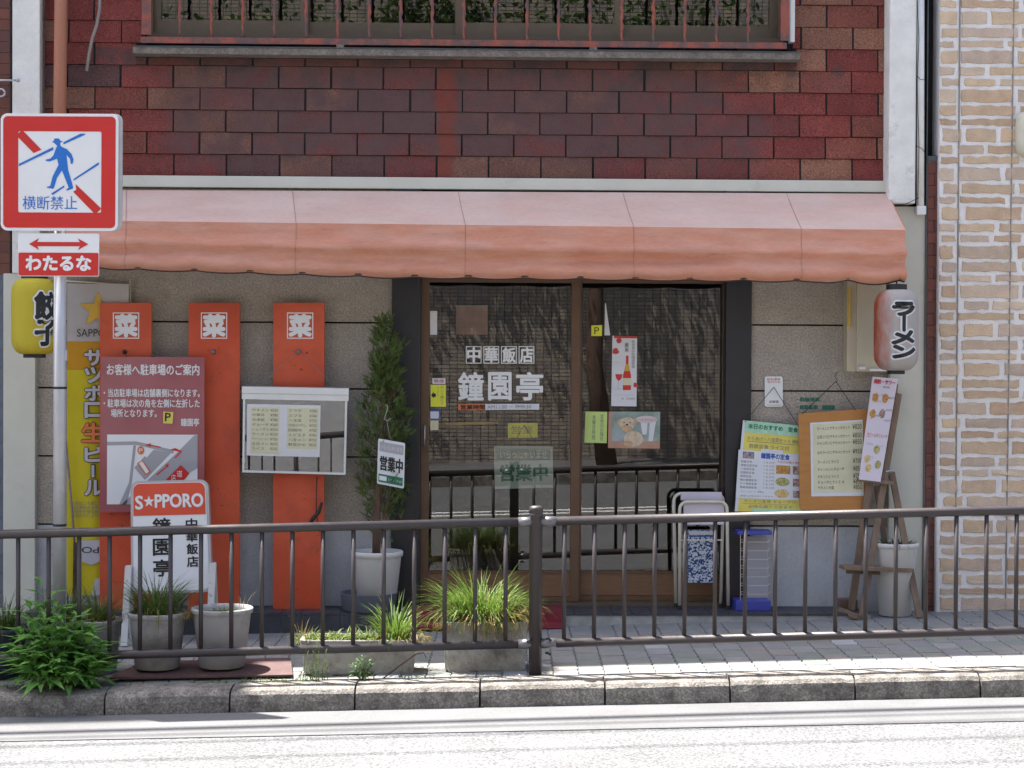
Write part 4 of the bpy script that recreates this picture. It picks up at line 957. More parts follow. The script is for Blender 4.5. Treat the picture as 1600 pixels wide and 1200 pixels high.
m = MB().box((X(676, .9), .85, .07), (X(880, .9), 1.5, .80)); m.box((X(672, .9), .83, .80), (X(884, .9), 1.52, .83)); o = m.build('counter', 'interior'); tag(o, 'dark counter standing inside behind the left door pane', 'counter')
# doormat over the step
mat('mat_red', (.16, .012, .02), .95, .15, 20, .6, 300)
mb = MB(); xa, xb = X(641, -.3), X(882, -.3); pr = [(-.02, SZ + .001), (-.27, SZ + .001), (-.31, SZ - .006), (-.325, .03), (-.38, gz(.1) + .004), (-.40, gz(.1) + .004)]
th = .009
for (y_, z_) in pr: mb.v += [Vector((xa, y_, z_ + (0))), Vector((xb, y_, z_)), Vector((xb, y_ - .004, z_ + th)), Vector((xa, y_ - .004, z_ + th))]
for i in range(len(pr) - 1): mb.f += [(i * 4 + k, (i + 1) * 4 + k, (i + 1) * 4 + (k + 1) % 4, i * 4 + (k + 1) % 4) for k in range(4)]
mb.f += [(0, 1, 2, 3), tuple(range(len(pr) * 4 - 1, len(pr) * 4 - 5, -1))]
tag(mb.build('doormat', 'mat_red'), 'dark red mat draped over the step at the left door', 'doormat')

# ================================================================== RIGHT SIDE OF THE DOOR
mat('box_beige', (.46, .40, .29), .55, .06, 5)
t = thing('meter_box', (X(1360, -.12), -.1, Z(578, -.12)), 'beige metal meter box on the wall behind the red and white lantern', 'meter box')
MB().box((X(1338, -.13), -.13, Z(578, -.13)), (X(1391, -.13), .0, Z(425, -.13))).build('casing', 'box_beige', t, bevel=.004)
MB().box((X(1323, -.11), -.11, Z(578, -.11)), (X(1337.4, -.11), .0, Z(428, -.11))).build('side_panel', 'box_beige', t, bevel=.003)
MB().box((X(1325, -.125), -.125, Z(507, -.125)), (X(1328, -.125), -.11, Z(447, -.125))).build('hinge', 'gold', t)
m = MB(); m.tube([at(1342, 575, -.15), at(1352, 575, -.15)], .010, 10); m.box((X(1359, -.15), -.15, Z(577, -.15)), (X(1384, -.15), -.13, Z(573.5, -.15))); m.build('cable_gland', 'white_plastic', t)
# recruiting plate
pn = Panel((1195, 588), (1223, 588), (1223.5, 635.5), (1195, 635.5), -.012)
t = thing('enamel_plate', (pn.c[3].x, -.012, pn.c[3].z), 'small white rounded plate with red letters on the wall above the yellow menu', 'plate')
plate(pn, .012, .004, 'plate', 'sign_white', t)
ink(pn, 'red_lettering', 'ink_red', t, ('t', '防犯連絡', .14, .06, .86, .13), ('t', '協力の店', .14, .15, .86, .22)); ink(pn, 'lettering', 'ink', t, ('t', '自衛官', .25, .79, .76, .88), ('l', [(.1, .945), (.9, .945)], .0015))
MB().tube([at(1211, 581, -.016), at(1213, 583, -.018), at(1212, 590, -.016)], .0014, 5).build('hook', 'steel', t)
# green stencilled notice on the wall
mat('ghost_green', (.04, .17, .11), .9, .25, 30)
pn = Panel(*bxp(1243, 619, 1306, 652), -.0035)
o = MB(); pn.text(o, '・駐輪場裏', .03, .06, .6, .25, 0, .001); pn.text(o, '・無断駐車', .03, .42, .55, .62, 0, .001); pn.rect(o, .66, .43, .97, .64, 0); pn.text(o, '・禁止', .03, .76, .45, .96, 0, .001)
pb_ = Panel(*bxp(1226, 614, 1320, 655), -.0015); 
tg = pb_.body('faded_notice', 'siding', .002); tag(tg, 'faded green lettering on the grey wall above the orange framed menu', 'notice'); o.build('lettering', 'ghost_green', tg)
# yellow set meal menu
Yy = -.06
pn = Panel((1161, 656.5), (1251, 665), (1254, 801), (1148, 799), [Yy + .01, Yy + .01, Yy - .04, Yy - .04])
t = thing('set_meal_poster', (pn.c[3].x, Yy, pn.c[3].z), 'yellow set meal poster with food pictures hanging beside the orange framed menu', 'poster')
pn.body('board', 'paper_white', .006, t)
mat('paper_mint', (.36, .60, .44), .8, .15, 30)
ink(pn, 'yellow_field', 'paper_yellow', t, ('r', .045, .0, 1, 1), off=.0008); ink(pn, 'green_heading', 'paper_mint', t, ('r', .04, .0, 1, .13), ('r', .25, .965, 1, 1), off=.0014)
ink(pn, 'heading', 'ink_green', t, ('t', '本日のおすすめ　定食', .1, .03, .95, .085, dict(bold=.0008)), off=.0022)
ink(pn, 'lettering', 'ink_grey', t, ('t', 'からあげ・八宝菜セット 880', .1, .165, .95, .215), ('t', '酢豚定食 ライス付', .14, .25, .8, .30), ('t', 'ラーメン定食 ギョーザ付', .12, .865, .9, .90), ('t', 'お持ち帰りできます', .2, .925, .85, .96), ('l', [(.09, .225), (.99, .228)], .0025), ('l', [(.1, .91), (.8, .915)], .0016), off=.0022)
pw = Panel(None, None, None, None, pts=[pn.p(-.03, .325, .003), pn.p(1.0, .33, .003), pn.p(1.0, .86, .003), pn.p(-.005, .855, .003)])
sh_ = pw.body('white_sheet', 'paper_white', .001, t)
ink(pw, 'title', 'ink_blue', sh_, ('t', '鐘園亭の定食', .36, .03, .81, .15, dict(bold=.001)), off=.001)
its = []
for q, s_ in enumerate(['酢豚定食', '麻婆豆腐定食', '八宝菜定食', '回鍋肉定食', '焼肉定食', '鶏の唐揚定食', 'チリ海老定食', '青椒肉絲定食']): its += [('t', s_, .05, .21 + q * .076, .05 + .043 * len(s_), .21 + q * .076 + .05), ('t', '７８０円', .40, .21 + q * .076, .57, .21 + q * .076 + .045)]
ink(pw, 'lettering', 'ink_grey', sh_, *its, ('t', 'ライス・スープ・漬物付', .06, .84, .42, .87), ('t', '(単品) お持ち帰りできます', .06, .93, .56, .965), off=.001); ink(pw, 'red_heading', 'ink_red', sh_, ('t', '今日の日替り特製', .62, .17, .98, .225), off=.001)
mat('food_a', (.40, .13, .04), .6, .5, 120, col2=(.45, .30, .06)); mat('food_b', (.20, .26, .06), .6, .5, 120, col2=(.45, .36, .16)); mat('food_c', (.50, .32, .06), .6, .4, 120, col2=(.55, .48, .30)); mat('food_d', (.22, .08, .07), .6, .5, 120, col2=(.42, .34, .30)); mat('food_e', (.05, .14, .28), .6, .4, 90, col2=(.5, .3, .2))
for nm, c_ in (('food_a', (.60, .27, .82, .45)), ('food_d', (.86, .27, 1, .45)), ('food_d', (.86, .54, 1, .71)), ('food_d', (.86, .80, 1, .95)), ('food_e', (.07, .03, .25, .17))): ink(pw, 'food_picture', nm, sh_, ('r', *c_), off=.0012)
for nm, c_ in (('food_b', (.70, .62, .11, .09)), ('food_c', (.69, .87, .11, .09))): ink(pw, 'food_picture', nm, sh_, ('e', *c_), off=.0012)
kp = at(1209, 605, -.02)
for uu in (.03, .97): MB().tube([kp, pn.p(uu, .02, .002)], .0018, 5).build('hanging_wire', 'ink', t)
# orange framed menu
mat('cardboard', (.42, .185, .045), .6, .12, 8, stretch=(1, 1, 4))
Yo = -.12
pn = Panel((1247.5, 646), (1357, 638.5), (1359, 797), (1250, 797), [Yo + .02, Yo + .02, Yo - .03, Yo - .03])
t = thing('framed_menu', (pn.c[3].x, Yo, pn.c[3].z), 'orange wood board with a handwritten cream menu hanging from a wire hook', 'menu board')
pn.body('board', 'cardboard', .012, t, bevel=.002)
sh_ = MB(); pn.slab(sh_, .165, .105, .915, .86, .0, .0015); sh_ = sh_.build('menu_sheet', 'paper_white', t)
mb = MB(); pn.slab(mb, .20, .125, .915, .82, .0016, .0024); cr = mb.build('cream_sheet', 'paper_cream', t)
LN = [('ラーメンとヤキメシのセット', '¥820'), ('五目ソバとヤキメシのセット', '¥850'), ('チャンポンとヤキメシセット', '¥850'), ('みそラーメンヤキメシセット', '¥950'), ('ラーメンとライス', '¥700'), ('チャンメンとギョーザ', '¥850'), ('ヤキソバとライス', '¥750'), ('ギョーザとライス 大', '¥650'), ('ヤキメシ大盛', '¥850')]
yv = [.20, .285, .35, .445, .54, .615, .69, .745, .80]
ink(pn, 'lettering', 'ink', t, *[('t', a, .26, y_ - .045, min(.73, .26 + .038 * len(a)), y_ - .01) for (a, b), y_ in zip(LN, yv)], *[('t', b, .765, y_ - .055, .895, y_ - .005) for (a, b), y_ in zip(LN, yv)], off=.003)
kp = at(1306, 596, -.03)
m = MB(); m.tube([at(1305, 583, -.02), at(1308.5, 582, -.03), at(1304, 588, -.03), at(1308.5, 594, -.03), at(1306, 598, -.03)], .002, 6); m.build('hook', 'ink', t)
for uu in (.05, .82): MB().tube([kp, pn.p(uu, .012, 0)], .002, 5).build('hanging_wire', 'ink', t)
# easel with drinks menu
mat('old_wood', (.185, .125, .085), .8, .3, 14, .4, 60, stain=((.10, .075, .06), 9, .5, .75), stretch=(1, 1, .3))
Ye = -.24
t = thing('easel', (X(1385, Ye), Ye, gz(X(1385, Ye))), 'weathered wooden easel in front of the cream pilaster', 'easel')
m = MB()
def leg(a, ya, b, yb, w_=.036, t_=.02, nm='leg'):
    A, B = at(*a, ya), at(*b, yb); 
    if nm == 'leg': B.z = gz(B.x) + (SZ - gz(B.x) if B.y > -.3 and B.x < X(1345) else 0) + .001
    MB().bar(A, B, w_, t_, up=(0, 1, 0)).build(nm, 'old_wood', t, bevel=.002)
leg((1404, 615), -.10, (1346, 962), -.33); leg((1393, 738), -.13, (1437, 958), -.33)
leg((1360, 742), -.17, (1330, 955), -.16, .04); leg((1370, 760), -.12, (1398, 948), -.07, .03)
leg((1400, 600), -.085, (1377, 755), -.15, .024, .018, 'mast')
leg((1340, 749), -.20, (1395, 755), -.20, .02, .05, 'tray'); leg((1315, 886), -.30, (1422, 890), -.27, .022, .10, 'lower_shelf'); leg((1313, 953), -.20, (1343, 965), -.36, .03, .04, 'foot_rail'); leg((1322, 893), -.24, (1420, 897), -.24, .02, .02, 'brace')
MB().tube([at(1384, 737, -.19), at(1395, 735, -.19)], .006, 8).build('wing_nut', 'steel', t)
pn = Panel((1363.5, 588.5), (1403, 592), (1376, 753), (1342, 749), [-.13, -.13, -.23, -.23])
pt = thing('drinks_menu', (pn.c[3].x, -.2, pn.c[3].z), 'narrow pink and white drinks menu resting on the wooden easel', 'menu')
mat('paper_pink', (.60, .54, .60), .75, .04, 6)
pn.body('sheet', 'paper_pink', .006, pt); ink(pn, 'heading', 'ink_red', pt, ('t', '焼酎・サワー', .08, .02, .92, .065, dict(bold=.001)), ('t', '生ビール中ジョッキ', .1, .54, .95, .585), off=.001)
ink(pn, 'lettering', 'ink_grey', pt, *[('t', s_, a, b, a + .28, b + .022) for s_, a, b in (('梅酒', .45, .08), ('ソーダ割', .3, .16), ('480円', .72, .18), ('ロック', .3, .22), ('450円', .7, .30), ('水割り', .3, .36), ('420円', .7, .40), ('グラス', .12, .64), ('ジョッキ', .55, .65), ('ハイボール', .2, .76))], off=.001)
random.seed(4)
for nm, u, v in (('food_a', .22, .20), ('food_a', .62, .20), ('food_a', .2, .36), ('food_d', .6, .35)): ink(pn, 'drink_picture', nm, pt, ('e', u, v, .12, .045, .15), off=.0015)
for nm, u, v in (('food_c', .25, .80), ('food_b', .6, .70), ('food_c', .35, .88), ('food_b', .75, .84)): ink(pn, 'drink_picture', nm, pt, ('e', u, v, .13, .04, .1), off=.0015)
# folded step stool
mat('cream_enamel', (.58, .54, .45), .4, .08, 8, stain=((.25, .15, .09), 30, .7, .8)); mat('stool_lilac', (.55, .50, .57), .5, .06, 6)
t = thing('folded_step_stool', (X(1095, -.1), -.1, SZ), 'folded cream tubular step stool standing against the door', 'step stool')
def uframe(l, r, top, lb, rb, Y, name):
    pts = []; 
    for a in range(0, 91, 15): pts.append(at(l + 12 - 12 * math.cos(R(a)), top + 12 - 12 * math.sin(R(a)), Y))
    for a in range(0, 91, 15): pts.append(at(r - 12 + 12 * math.sin(R(a)), top + 12 - 12 * math.cos(R(a)), Y))
    A, B = at(*lb, Y), at(*rb, Y); A.z = B.z = SZ + .012
    MB().tube([A] + pts + [B], .0095, 10).build(name, 'cream_enamel', t, smooth=True)
    for q in (A, B): MB().tube([q - Vector((0, 0, .012)), q + Vector((0, 0, .012))], .0115, 10).build('rubber_foot', 'rubber', t)
uframe(1053, 1130, 771, (1056, 945), (1126, 942), -.05, 'rear_frame'); uframe(1062, 1136, 784, (1062, 953), (1138, 951), -.14, 'front_frame')
p = Panel(*bxp(1068, 786, 1132, 820), -.13); p.body('seat', 'stool_lilac', .02, t, bevel=.003)
p = Panel(*bxp(1064, 769, 1128, 782), -.07); p.body('upper_tread', 'stool_lilac', .02, t, bevel=.003)
m = MB(); m.tube([at(1062, 844, -.13), at(1130, 844, -.13)], .004, 6); m.build('stay', 'cream_enamel', t)
# blue speckled bag behind the stool
mat('blue_speckle', (.5, .55, .6), .7, 0); mm = MATS['blue_speckle']; n_, l_ = mm.node_tree.nodes, mm.node_tree.links
tn = n_.new('ShaderNodeTexNoise'); tn.inputs['Scale'].default_value = 95; tn.inputs['Detail'].default_value = 1; gg = n_.new('ShaderNodeNewGeometry'); l_.new(gg.outputs['Position'], tn.inputs['Vector'])
cr_n = n_.new('ShaderNodeValToRGB'); cr_n.color_ramp.interpolation = 'CONSTANT'; cr_n.color_ramp.elements[0].color = (.02, .04, .16, 1); cr_n.color_ramp.elements[1].position = .49; cr_n.color_ramp.elements[1].color = (.5, .56, .62, 1); l_.new(tn.outputs[0], cr_n.inputs[0]); l_.new(cr_n.outputs[0], n_['Principled BSDF'].inputs['Base Color'])
p = Panel(*bxp(1075, 828, 1117, 911), -.025); t = thing('speckled_sack', (p.c[3].x, -.02, p.c[3].z), 'blue and white speckled packet behind the folded step stool', 'packet')
b_ = p.body('packet', 'blue_speckle', .03, t, bevel=.006); ink(p, 'pale_band', 'paper_white', t, ('r', .03, .02, .97, .09), off=.001); ink(p, 'dark_band', 'ink_blue', t, ('r', .03, .10, .97, .13), off=.001)
# blue wire rack
mat('blue_plastic', (.045, .055, .30), .4, .06, 6)
t = thing('wire_rack', (X(1180, -.15), -.15, SZ), 'narrow wire rack with blue plastic top and base right of the door', 'rack')
MB().box((X(1152, -.2), -.2, SZ), (X(1207, -.2), -.05, Z(938, -.2))).build('base', 'blue_plastic', t, bevel=.004); MB().box((X(1154, -.19), -.19, Z(835, -.19)), (X(1208, -.19), -.06, Z(829, -.19))).build('top', 'blue_plastic', t, bevel=.003)
for px in (1157, 1162): MB().tube([at(px, 833, -.185), at(px, 942, -.185)], .0018, 5).build('upright', 'cream_enamel', t)
for px in (1200, 1203): MB().tube([at(px, 833, -.185 if px < 1202 else -.07), at(px, 942, -.185 if px < 1202 else -.07)], .0018, 5).build('upright', 'steel', t)
for q in range(7):
    y_ = 847 + q * 13.6; m = MB(); m.tube([at(1157, y_, -.185), at(1200, y_, -.188), at(1203, y_ - 4, -.07), at(1158, y_ - 4, -.07), at(1157, y_, -.185)], .0014, 5); m.tube([at(1200, y_, -.187), at(1205, y_ - 3.5, -.20)], .0014, 5); m.build('shelf_wire', 'cream_enamel', t)
p = Panel(*bxp(1165, 838, 1200, 938), -.075); p.body('grey_liner', 'grey_print', .004, t)

# ================================================================== POTS AND PLANTS
def leafmat(name, c, c2, tr=.35): return mat(name, c, .55, .35, 25, col2=c2, trans=tr, spec=.3)
leafmat('grass_green', (.085, .17, .025), (.14, .20, .035)); leafmat('grass_dry', (.26, .18, .06), (.30, .25, .08)); leafmat('conifer_green', (.10, .15, .04), (.15, .20, .06), .35); leafmat('weed_green', (.13, .30, .065), (.18, .36, .085)); leafmat('far_leaf', (.05, .10, .02), (.07, .12, .03)); leafmat('small_weed', (.12, .24, .09), (.16, .27, .11)); leafmat('cover_green', (.10, .16, .03), (.17, .20, .06))
leafmat('dark_grass', (.055, .11, .022), (.085, .13, .035))
mat('bark', (.14, .085, .06), .9, .3, 20, .8, 60, stretch=(3, 3, .5)); mat('stem', (.12, .15, .05), .8)
mat('pot_grey', (.33, .33, .34), .8, .12, 8, .2, 60, stain=((.15, .135, .11), 5, .52, .78)); mat('pot_white', (.58, .57, .54), .65, .07, 6, stain=((.40, .37, .31), 7, .6, .8)); mat('pot_blue', (.02, .028, .05), .5, .1, 8); mat('saucer_slate', (.16, .175, .22), .5, .08, 7)
mat('planter_stone', (.36, .35, .32), .85, .15, 9, .35, 70, stain=((.12, .105, .085), 6, .46, .70)); mat('rust_plate', (.085, .045, .045), .8, .2, 10, .4, 60, stain=((.13, .085, .07), 12, .55, .75))
def tuft(mb, c, n, r, L, lean, wd=.004, seed=0, elx=1, ely=1, droop=.9):
    rd = random.Random(seed); c = Vector(c)
    for _ in range(n):
        a = rd.uniform(0, 2 * math.pi); q = math.sqrt(rd.random())
        b = c + Vector((r * q * math.cos(a) * elx, r * q * math.sin(a) * ely, 0)); l = L * rd.uniform(.5, 1.1)
        th = lean * (q * .8 + rd.uniform(0, .5)) * (1.7 if rd.random() < .12 else 1); da = a + rd.uniform(-.6, .6); d = Vector((math.cos(da), math.sin(da), 0)); sd = Vector((-d.y, d.x, 0))
        w_ = wd * rd.uniform(.7, 1.3); P = []; p = b; t_ = th * .35
        for k in range(5):
            P.append((p.copy(), w_ * (1 - (k / 4) ** 2 * .92))); p = p + (d * math.sin(t_) + Vector((0, 0, math.cos(t_)))) * l / 4; t_ += th * droop * .55
        o = len(mb.v)
        for p_, ww in P: mb.v += [p_ - sd * ww / 2, p_ + sd * ww / 2]
        mb.f += [(o + 2 * k, o + 2 * k + 1, o + 2 * k + 3, o + 2 * k + 2) for k in range(4)]
    return mb
def pot(parent, c, rt, rb, h, m, rim=.018, sx=1, sy=1, power=2, soil=.03):
    pr = [(rb * .9, 0), (rb, .004), (rb + (rt - rb) * .96, h - rim * 1.6), (rt * 1.0, h - rim * 1.5), (rt * 1.06, h - rim * 1.3), (rt * 1.08, h - rim * .3), (rt * 1.05, h), (rt * .97, h), (rt * .93, h - rim), (rt * .9, h - soil * 1.1)]
    o = MB().lathe(pr, c, 36, sx, sy, power); o.f = o.f[:-1]; o.build('pot', m, parent, smooth=True)
    MB().lathe([(rt * .905, h - soil - .01), (rt * .905, h - soil), (.001, h - soil + .006)], c, 28, sx, sy, power).build('soil', 'soil', parent)
def potted(name, label, px, Y, rt_px, h, rb_f, m, z=None, cat='potted plant', **k):
    x = X(px, Y, 1000); zz = gz(x) if z is None else z; c = Vector((x, Y, zz)); t = thing(name, c, label, cat)
    sc_ = 2800 / (Y + 10.2); rt = rt_px / sc_; pot(t, c, rt, rt * rb_f, h, m, **k); return t, c, rt
# steel ramp plate under the pots
m = MB(); a, b = X(198, -1.6, 1050), X(456, -1.6, 1050)
m.hexa([(a - .06, -1.74, gz(a) + .012), (b + .02, -1.76, gz(b) + .012), (b - .03, -1.36, gz(b) + .012), (a + .03, -1.36, gz(a) + .012), (a - .06, -1.74, gz(a) + .020), (b + .02, -1.76, gz(b) + .020), (b - .03, -1.36, gz(b) + .034), (a + .03, -1.36, gz(a) + .034)])
m.box((a, -1.7, gz(a) - .0), (b - .02, -1.4, gz(a) + .013)); tag(m.build('ramp_plate', 'rust_plate'), 'rusty steel plate lying under the two grey pots', 'steel plate')
t, c, rt = potted('grass_pot', 'grey pot with a tuft of grass in front of the standing beer sign', 246, -1.56, 43, .27, .80, 'pot_grey', gz(X(246, -1.56)) + .034)
tuft(MB(), c + Vector((0, 0, .24)), 330, rt * .75, .27, .9, .005, 1).build('grass', 'dark_grass', t); tuft(MB(), c + Vector((0, 0, .24)), 70, rt * .8, .2, 1.5, .004, 2, droop=1.3).build('dry_grass', 'grass_dry', t)
t, c, rt = potted('weedy_pot', 'grey pot with sparse weeds right of the grass pot', 347, -1.57, 45, .285, .78, 'pot_grey', gz(X(347, -1.57)) + .034)
tuft(MB(), c + Vector((.02, -.02, .255)), 90, rt * .7, .045, 1.3, .006, 3).build('weeds', 'cover_green', t); tuft(MB(), c + Vector((.1, .0, .25)), 12, .03, .13, .5, .002, 4).build('dry_stems', 'grass_dry', t); tuft(MB(), c + Vector((-rt * 1.08, -.06, .25)), 40, .02, .17, 3.2, .0022, 5, droop=1.8).build('dead_roots', 'grass_dry', t)
t, c, rt = potted('blue_pot', 'dark blue pot of grass behind the leafy weed at the left edge', 8, -1.5, 40, .24, .85, 'pot_blue')
tuft(MB(), c + Vector((0, 0, .21)), 200, rt * .7, .24, .9, .004, 6).build('grass', 'dark_grass', t)
t, c, rt = potted('dry_grass_pot', 'grey pot of drying grass just right of the leafy weed', 152, -1.44, 36, .26, .82, 'pot_grey')
tuft(MB(), c + Vector((0, 0, .23)), 190, rt * .7, .24, .9, .004, 7).build('grass', 'dark_grass', t); tuft(MB(), c + Vector((.03, 0, .23)), 90, rt * .8, .18, 1.3, .0035, 8).build('dry_grass', 'grass_dry', t)
t, c, rt = potted('dark_grass_pot', 'dark grass clump at the foot of the sign pole', 105, -1.05, 30, .2, .85, 'pot_grey')
tuft(MB(), c + Vector((0, 0, .17)), 230, rt * .8, .26, .8, .004, 9).build('grass', 'dark_grass', t)
# stone planters behind the fence
def planter(name, label, p0_, p1_, Y, dep, h):
    x0, x1 = X(p0_, Y, 1040), X(p1_, Y, 1040); z0_ = gz((x0 + x1) / 2); c = Vector(((x0 + x1) / 2, Y + dep / 2, z0_)); t = thing(name, c, label, 'planter')
    hw = (x1 - x0) / 2
    pr = [(.90, 0), (.93, .006), (.965, h - .045), (.985, h - .04), (1.0, h - .03), (1.0, h - .004), (.985, h), (.93, h), (.92, h - .012), (.9, h - .03)]
    mb = MB().lathe(pr, c, 48, hw, dep / 2, 7); mb.f = mb.f[:-1]; mb.build('trough', 'planter_stone', t, smooth=False)
    MB().lathe([(.9, h - .035), (.9, h - .025), (.01, h - .02)], c, 40, hw, dep / 2, 7).build('soil', 'soil', t)
    m = MB(); [m.box((c.x + q * hw * .6 - .05, Y + .01, z0_ - .012), (c.x + q * hw * .6 + .05, Y + dep - .01, z0_ + .004)) for q in (-1, 1)]; m.build('foot', 'planter_stone', t)
    return t, c, hw
t, c, hw = planter('grass_planter', 'short stone planter with a bright sunlit tuft of grass beside the fence post', 690, 826, -1.70, .24, .235)
tuft(MB(), c + Vector((-.02, 0, .20)), 620, .12, .31, .95, .0055, 11, 1.3, .7).build('grass', 'grass_green', t); tuft(MB(), c + Vector((.05, -.02, .20)), 430, .12, .22, 1.45, .005, 12, 1.2, .8, droop=1.2).build('dry_grass', 'grass_dry', t); tuft(MB(), c + Vector((-.0, -.0, .20)), 120, .15, .24, 1.7, .006, 13, 1.25, .7, droop=1.1).build('arching_grass', 'cover_green', t); tuft(MB(), c + Vector((-hw * .95, -.08, .2)), 50, .02, .13, 3.2, .003, 14, droop=1.8).build('dead_roots', 'grass_dry', t)
t, c, hw = planter('long_planter', 'long low stone planter with ground cover and grass left of the short planter', 467, 652, -1.71, .22, .165)
mb = MB(); [tuft(mb, c + Vector((hw * q, 0, .14)), 90, .06, .09, 1.5, .007, 20 + i) for i, q in enumerate((-.85, -.65, -.45, -.25, -.1, .1, .3))]; mb.build('ground_cover', 'cover_green', t)
tuft(MB(), c + Vector((hw * .60, 0, .135)), 190, .075, .25, .8, .005, 31).build('grass', 'grass_green', t); tuft(MB(), c + Vector((hw * .75, -.02, .135)), 70, .09, .2, 1.7, .005, 32, droop=1.2).build('dry_grass', 'grass_dry', t); tuft(MB(), c + Vector((-hw * .97, -.03, .13)), 14, .02, .17, .5, .0025, 33).build('dry_stems', 'grass_dry', t)
m = MB(); m.tube([at(596, 1062, -1.8), at(625, 1040, -1.8), at(650, 1022, -1.79), at(662, 1020, -1.78), at(666, 1028, -1.78)], [.004, .0045, .0035, .0025, .0015], 6); m.build('dry_stalk', 'rust_plate', t)
# conifer in a white pot
Yp = -.165
xx = X(589, Yp, 900); c = Vector((xx, Yp, SZ)); t = thing('potted_conifer', c, 'slender conifer in a white pot with a slate saucer left of the door', 'potted tree')
so_ = MB().lathe([(.135, 0), (.15, .004), (.158, .095), (.164, .1), (.158, .1), (.15, .092), (.14, .012), (.0, .012)], c + Vector((-.045, -.0, 0)), 36); so_.f = so_.f[:-1]; so_.build('saucer', 'saucer_slate', t, smooth=True)
pot(t, c + Vector((0, 0, .016)), .136, .105, .315, 'pot_white', .022, soil=.045)
rd = random.Random(8); base = c + Vector((-.005, 0, .28))
tp = [base, at(589, 800, Yp), at(594, 720, Yp), at(598, 640, Yp), at(600, 560, Yp), at(602, 503, Yp)]
MB().tube(tp, [.024, .02, .014, .010, .006, .002], 10).build('trunk', 'bark', t, smooth=True)
lv = MB(); br = MB()
def spray(p, d, L, rd):
    d = d.normalized(); s_ = d.cross(Vector((rd.uniform(-1, 1), rd.uniform(-1, 1), rd.uniform(-.3, .3)))).normalized(); n_ = 7
    for k in range(n_):
        q = p + d * L * k / n_; sg = 1 if k % 2 else -1; l = L * .42 * (1 - k / n_ * .6); e = q + (d * .75 + s_ * sg * .7).normalized() * l; w_ = d.cross(s_) * .0 + (d - s_ * sg) .normalized() * .0034
        lv.add([q - w_, q + w_, e], [(0, 1, 2)])
    w_ = s_ * .0032; lv.add([p - w_, p + w_, p + d * L * 1.25], [(0, 1, 2)])
def wpx(py):   # half width of the crown (px) by height
    for a, b, w0, w1 in ((500, 530, 4, 15), (530, 585, 17, 14), (585, 630, 20, 32), (630, 700, 34, 38), (700, 760, 36, 34), (760, 810, 34, 30), (810, 850, 24, 8)):
        if a <= py < b: return w0 + (w1 - w0) * (py - a) / (b - a)
    return 0
def cxp(py): return 602 - (py - 500) * .013 + (4 if 520 < py < 560 else 0)
clumps = []
for i in range(135):
    py = rd.choice([rd.uniform(502, 600), rd.uniform(560, 770), rd.uniform(570, 790), rd.uniform(640, 845)])
    w_ = wpx(py)
    if py > 800 and rd.random() < .5: continue
    u = rd.uniform(-1, 1); clumps.append((py, cxp(py) + u * w_, Yp + rd.uniform(-1, 1) * w_ / 280 * .9, u))
for py, px, Y_, u in clumps:
    p = at(px, py, Y_); ax = at(cxp(min(py + 35, 850)), min(py + 35, 850), Yp)
    if rd.random() < .6: br.tube([ax, (ax + p) / 2 + Vector((0, 0, .01)), p], [.004, .003, .0015], 5, cap=False)
    for _ in range(rd.randint(11, 20)):
        d = Vector((rd.uniform(-.6, .6) + u * .35, rd.uniform(-.7, .4), rd.uniform(.2, 1))); q = p + Vector((rd.gauss(0, .017), rd.gauss(0, .02), rd.gauss(0, .03))); spray(q, d, rd.uniform(.026, .058), rd)
lv.build('foliage', 'conifer_green', t); br.build('branches', 'bark', t)
# leafy weed at the left edge
def leaf(mb, p, d, up, L, w_):
    d = d.normalized(); s_ = d.cross(up).normalized(); u_ = s_.cross(d)
    def blade(o, dd, l, ww):
        sd = dd.cross(u_).normalized(); e = o + dd * l - u_ * l * .22; mid = o + dd * l * .45 + u_ * l * .04
        k = len(mb.v); mb.v += [o, mid - sd * ww - u_ * ww * -.3, mid, mid + sd * ww + u_ * ww * .3, e]; mb.f += [(k, k + 2, k + 1), (k, k + 3, k + 2), (k + 1, k + 2, k + 4), (k + 2, k + 3, k + 4)]
    blade(p, d, L, w_)
    if random.random() < .55:
        for sg in (-1, 1): blade(p + d * L * .22, (d + s_ * sg * .55).normalized(), L * random.uniform(.4, .6), w_ * .6)
def herb(mb, sm, base, top, nl, L, rd):
    base, top = Vector(base), Vector(top); sm.tube([base, (base + top) / 2 + Vector((rd.uniform(-.01, .01), rd.uniform(-.01, .01), 0)), top], [.003, .0025, .0015], 5)
    for i in range(nl):
        f = .25 + .75 * i / (nl - 1); p = base + (top - base) * f; a = i * 2.4 + rd.uniform(-.4, .4); el = .1 + 1.0 * (f - .3) + rd.uniform(-.2, .25)
        l = L * (1.0 if f < .8 else 1.0 - (f - .8) * 2.3) * rd.uniform(.75, 1.1); leaf(mb, p, Vector((math.cos(a), math.sin(a), el)), Vector((0, 0, 1)), l, l * .125)
rd = random.Random(3); mb, sm = MB(), MB(); cw = Vector((X(95, -1.8, 1060), -1.82, 0)); cw.z = gz(cw.x)
t = thing('leafy_weed', cw, 'bushy bright green weed growing at the left end of the kerb', 'weed')
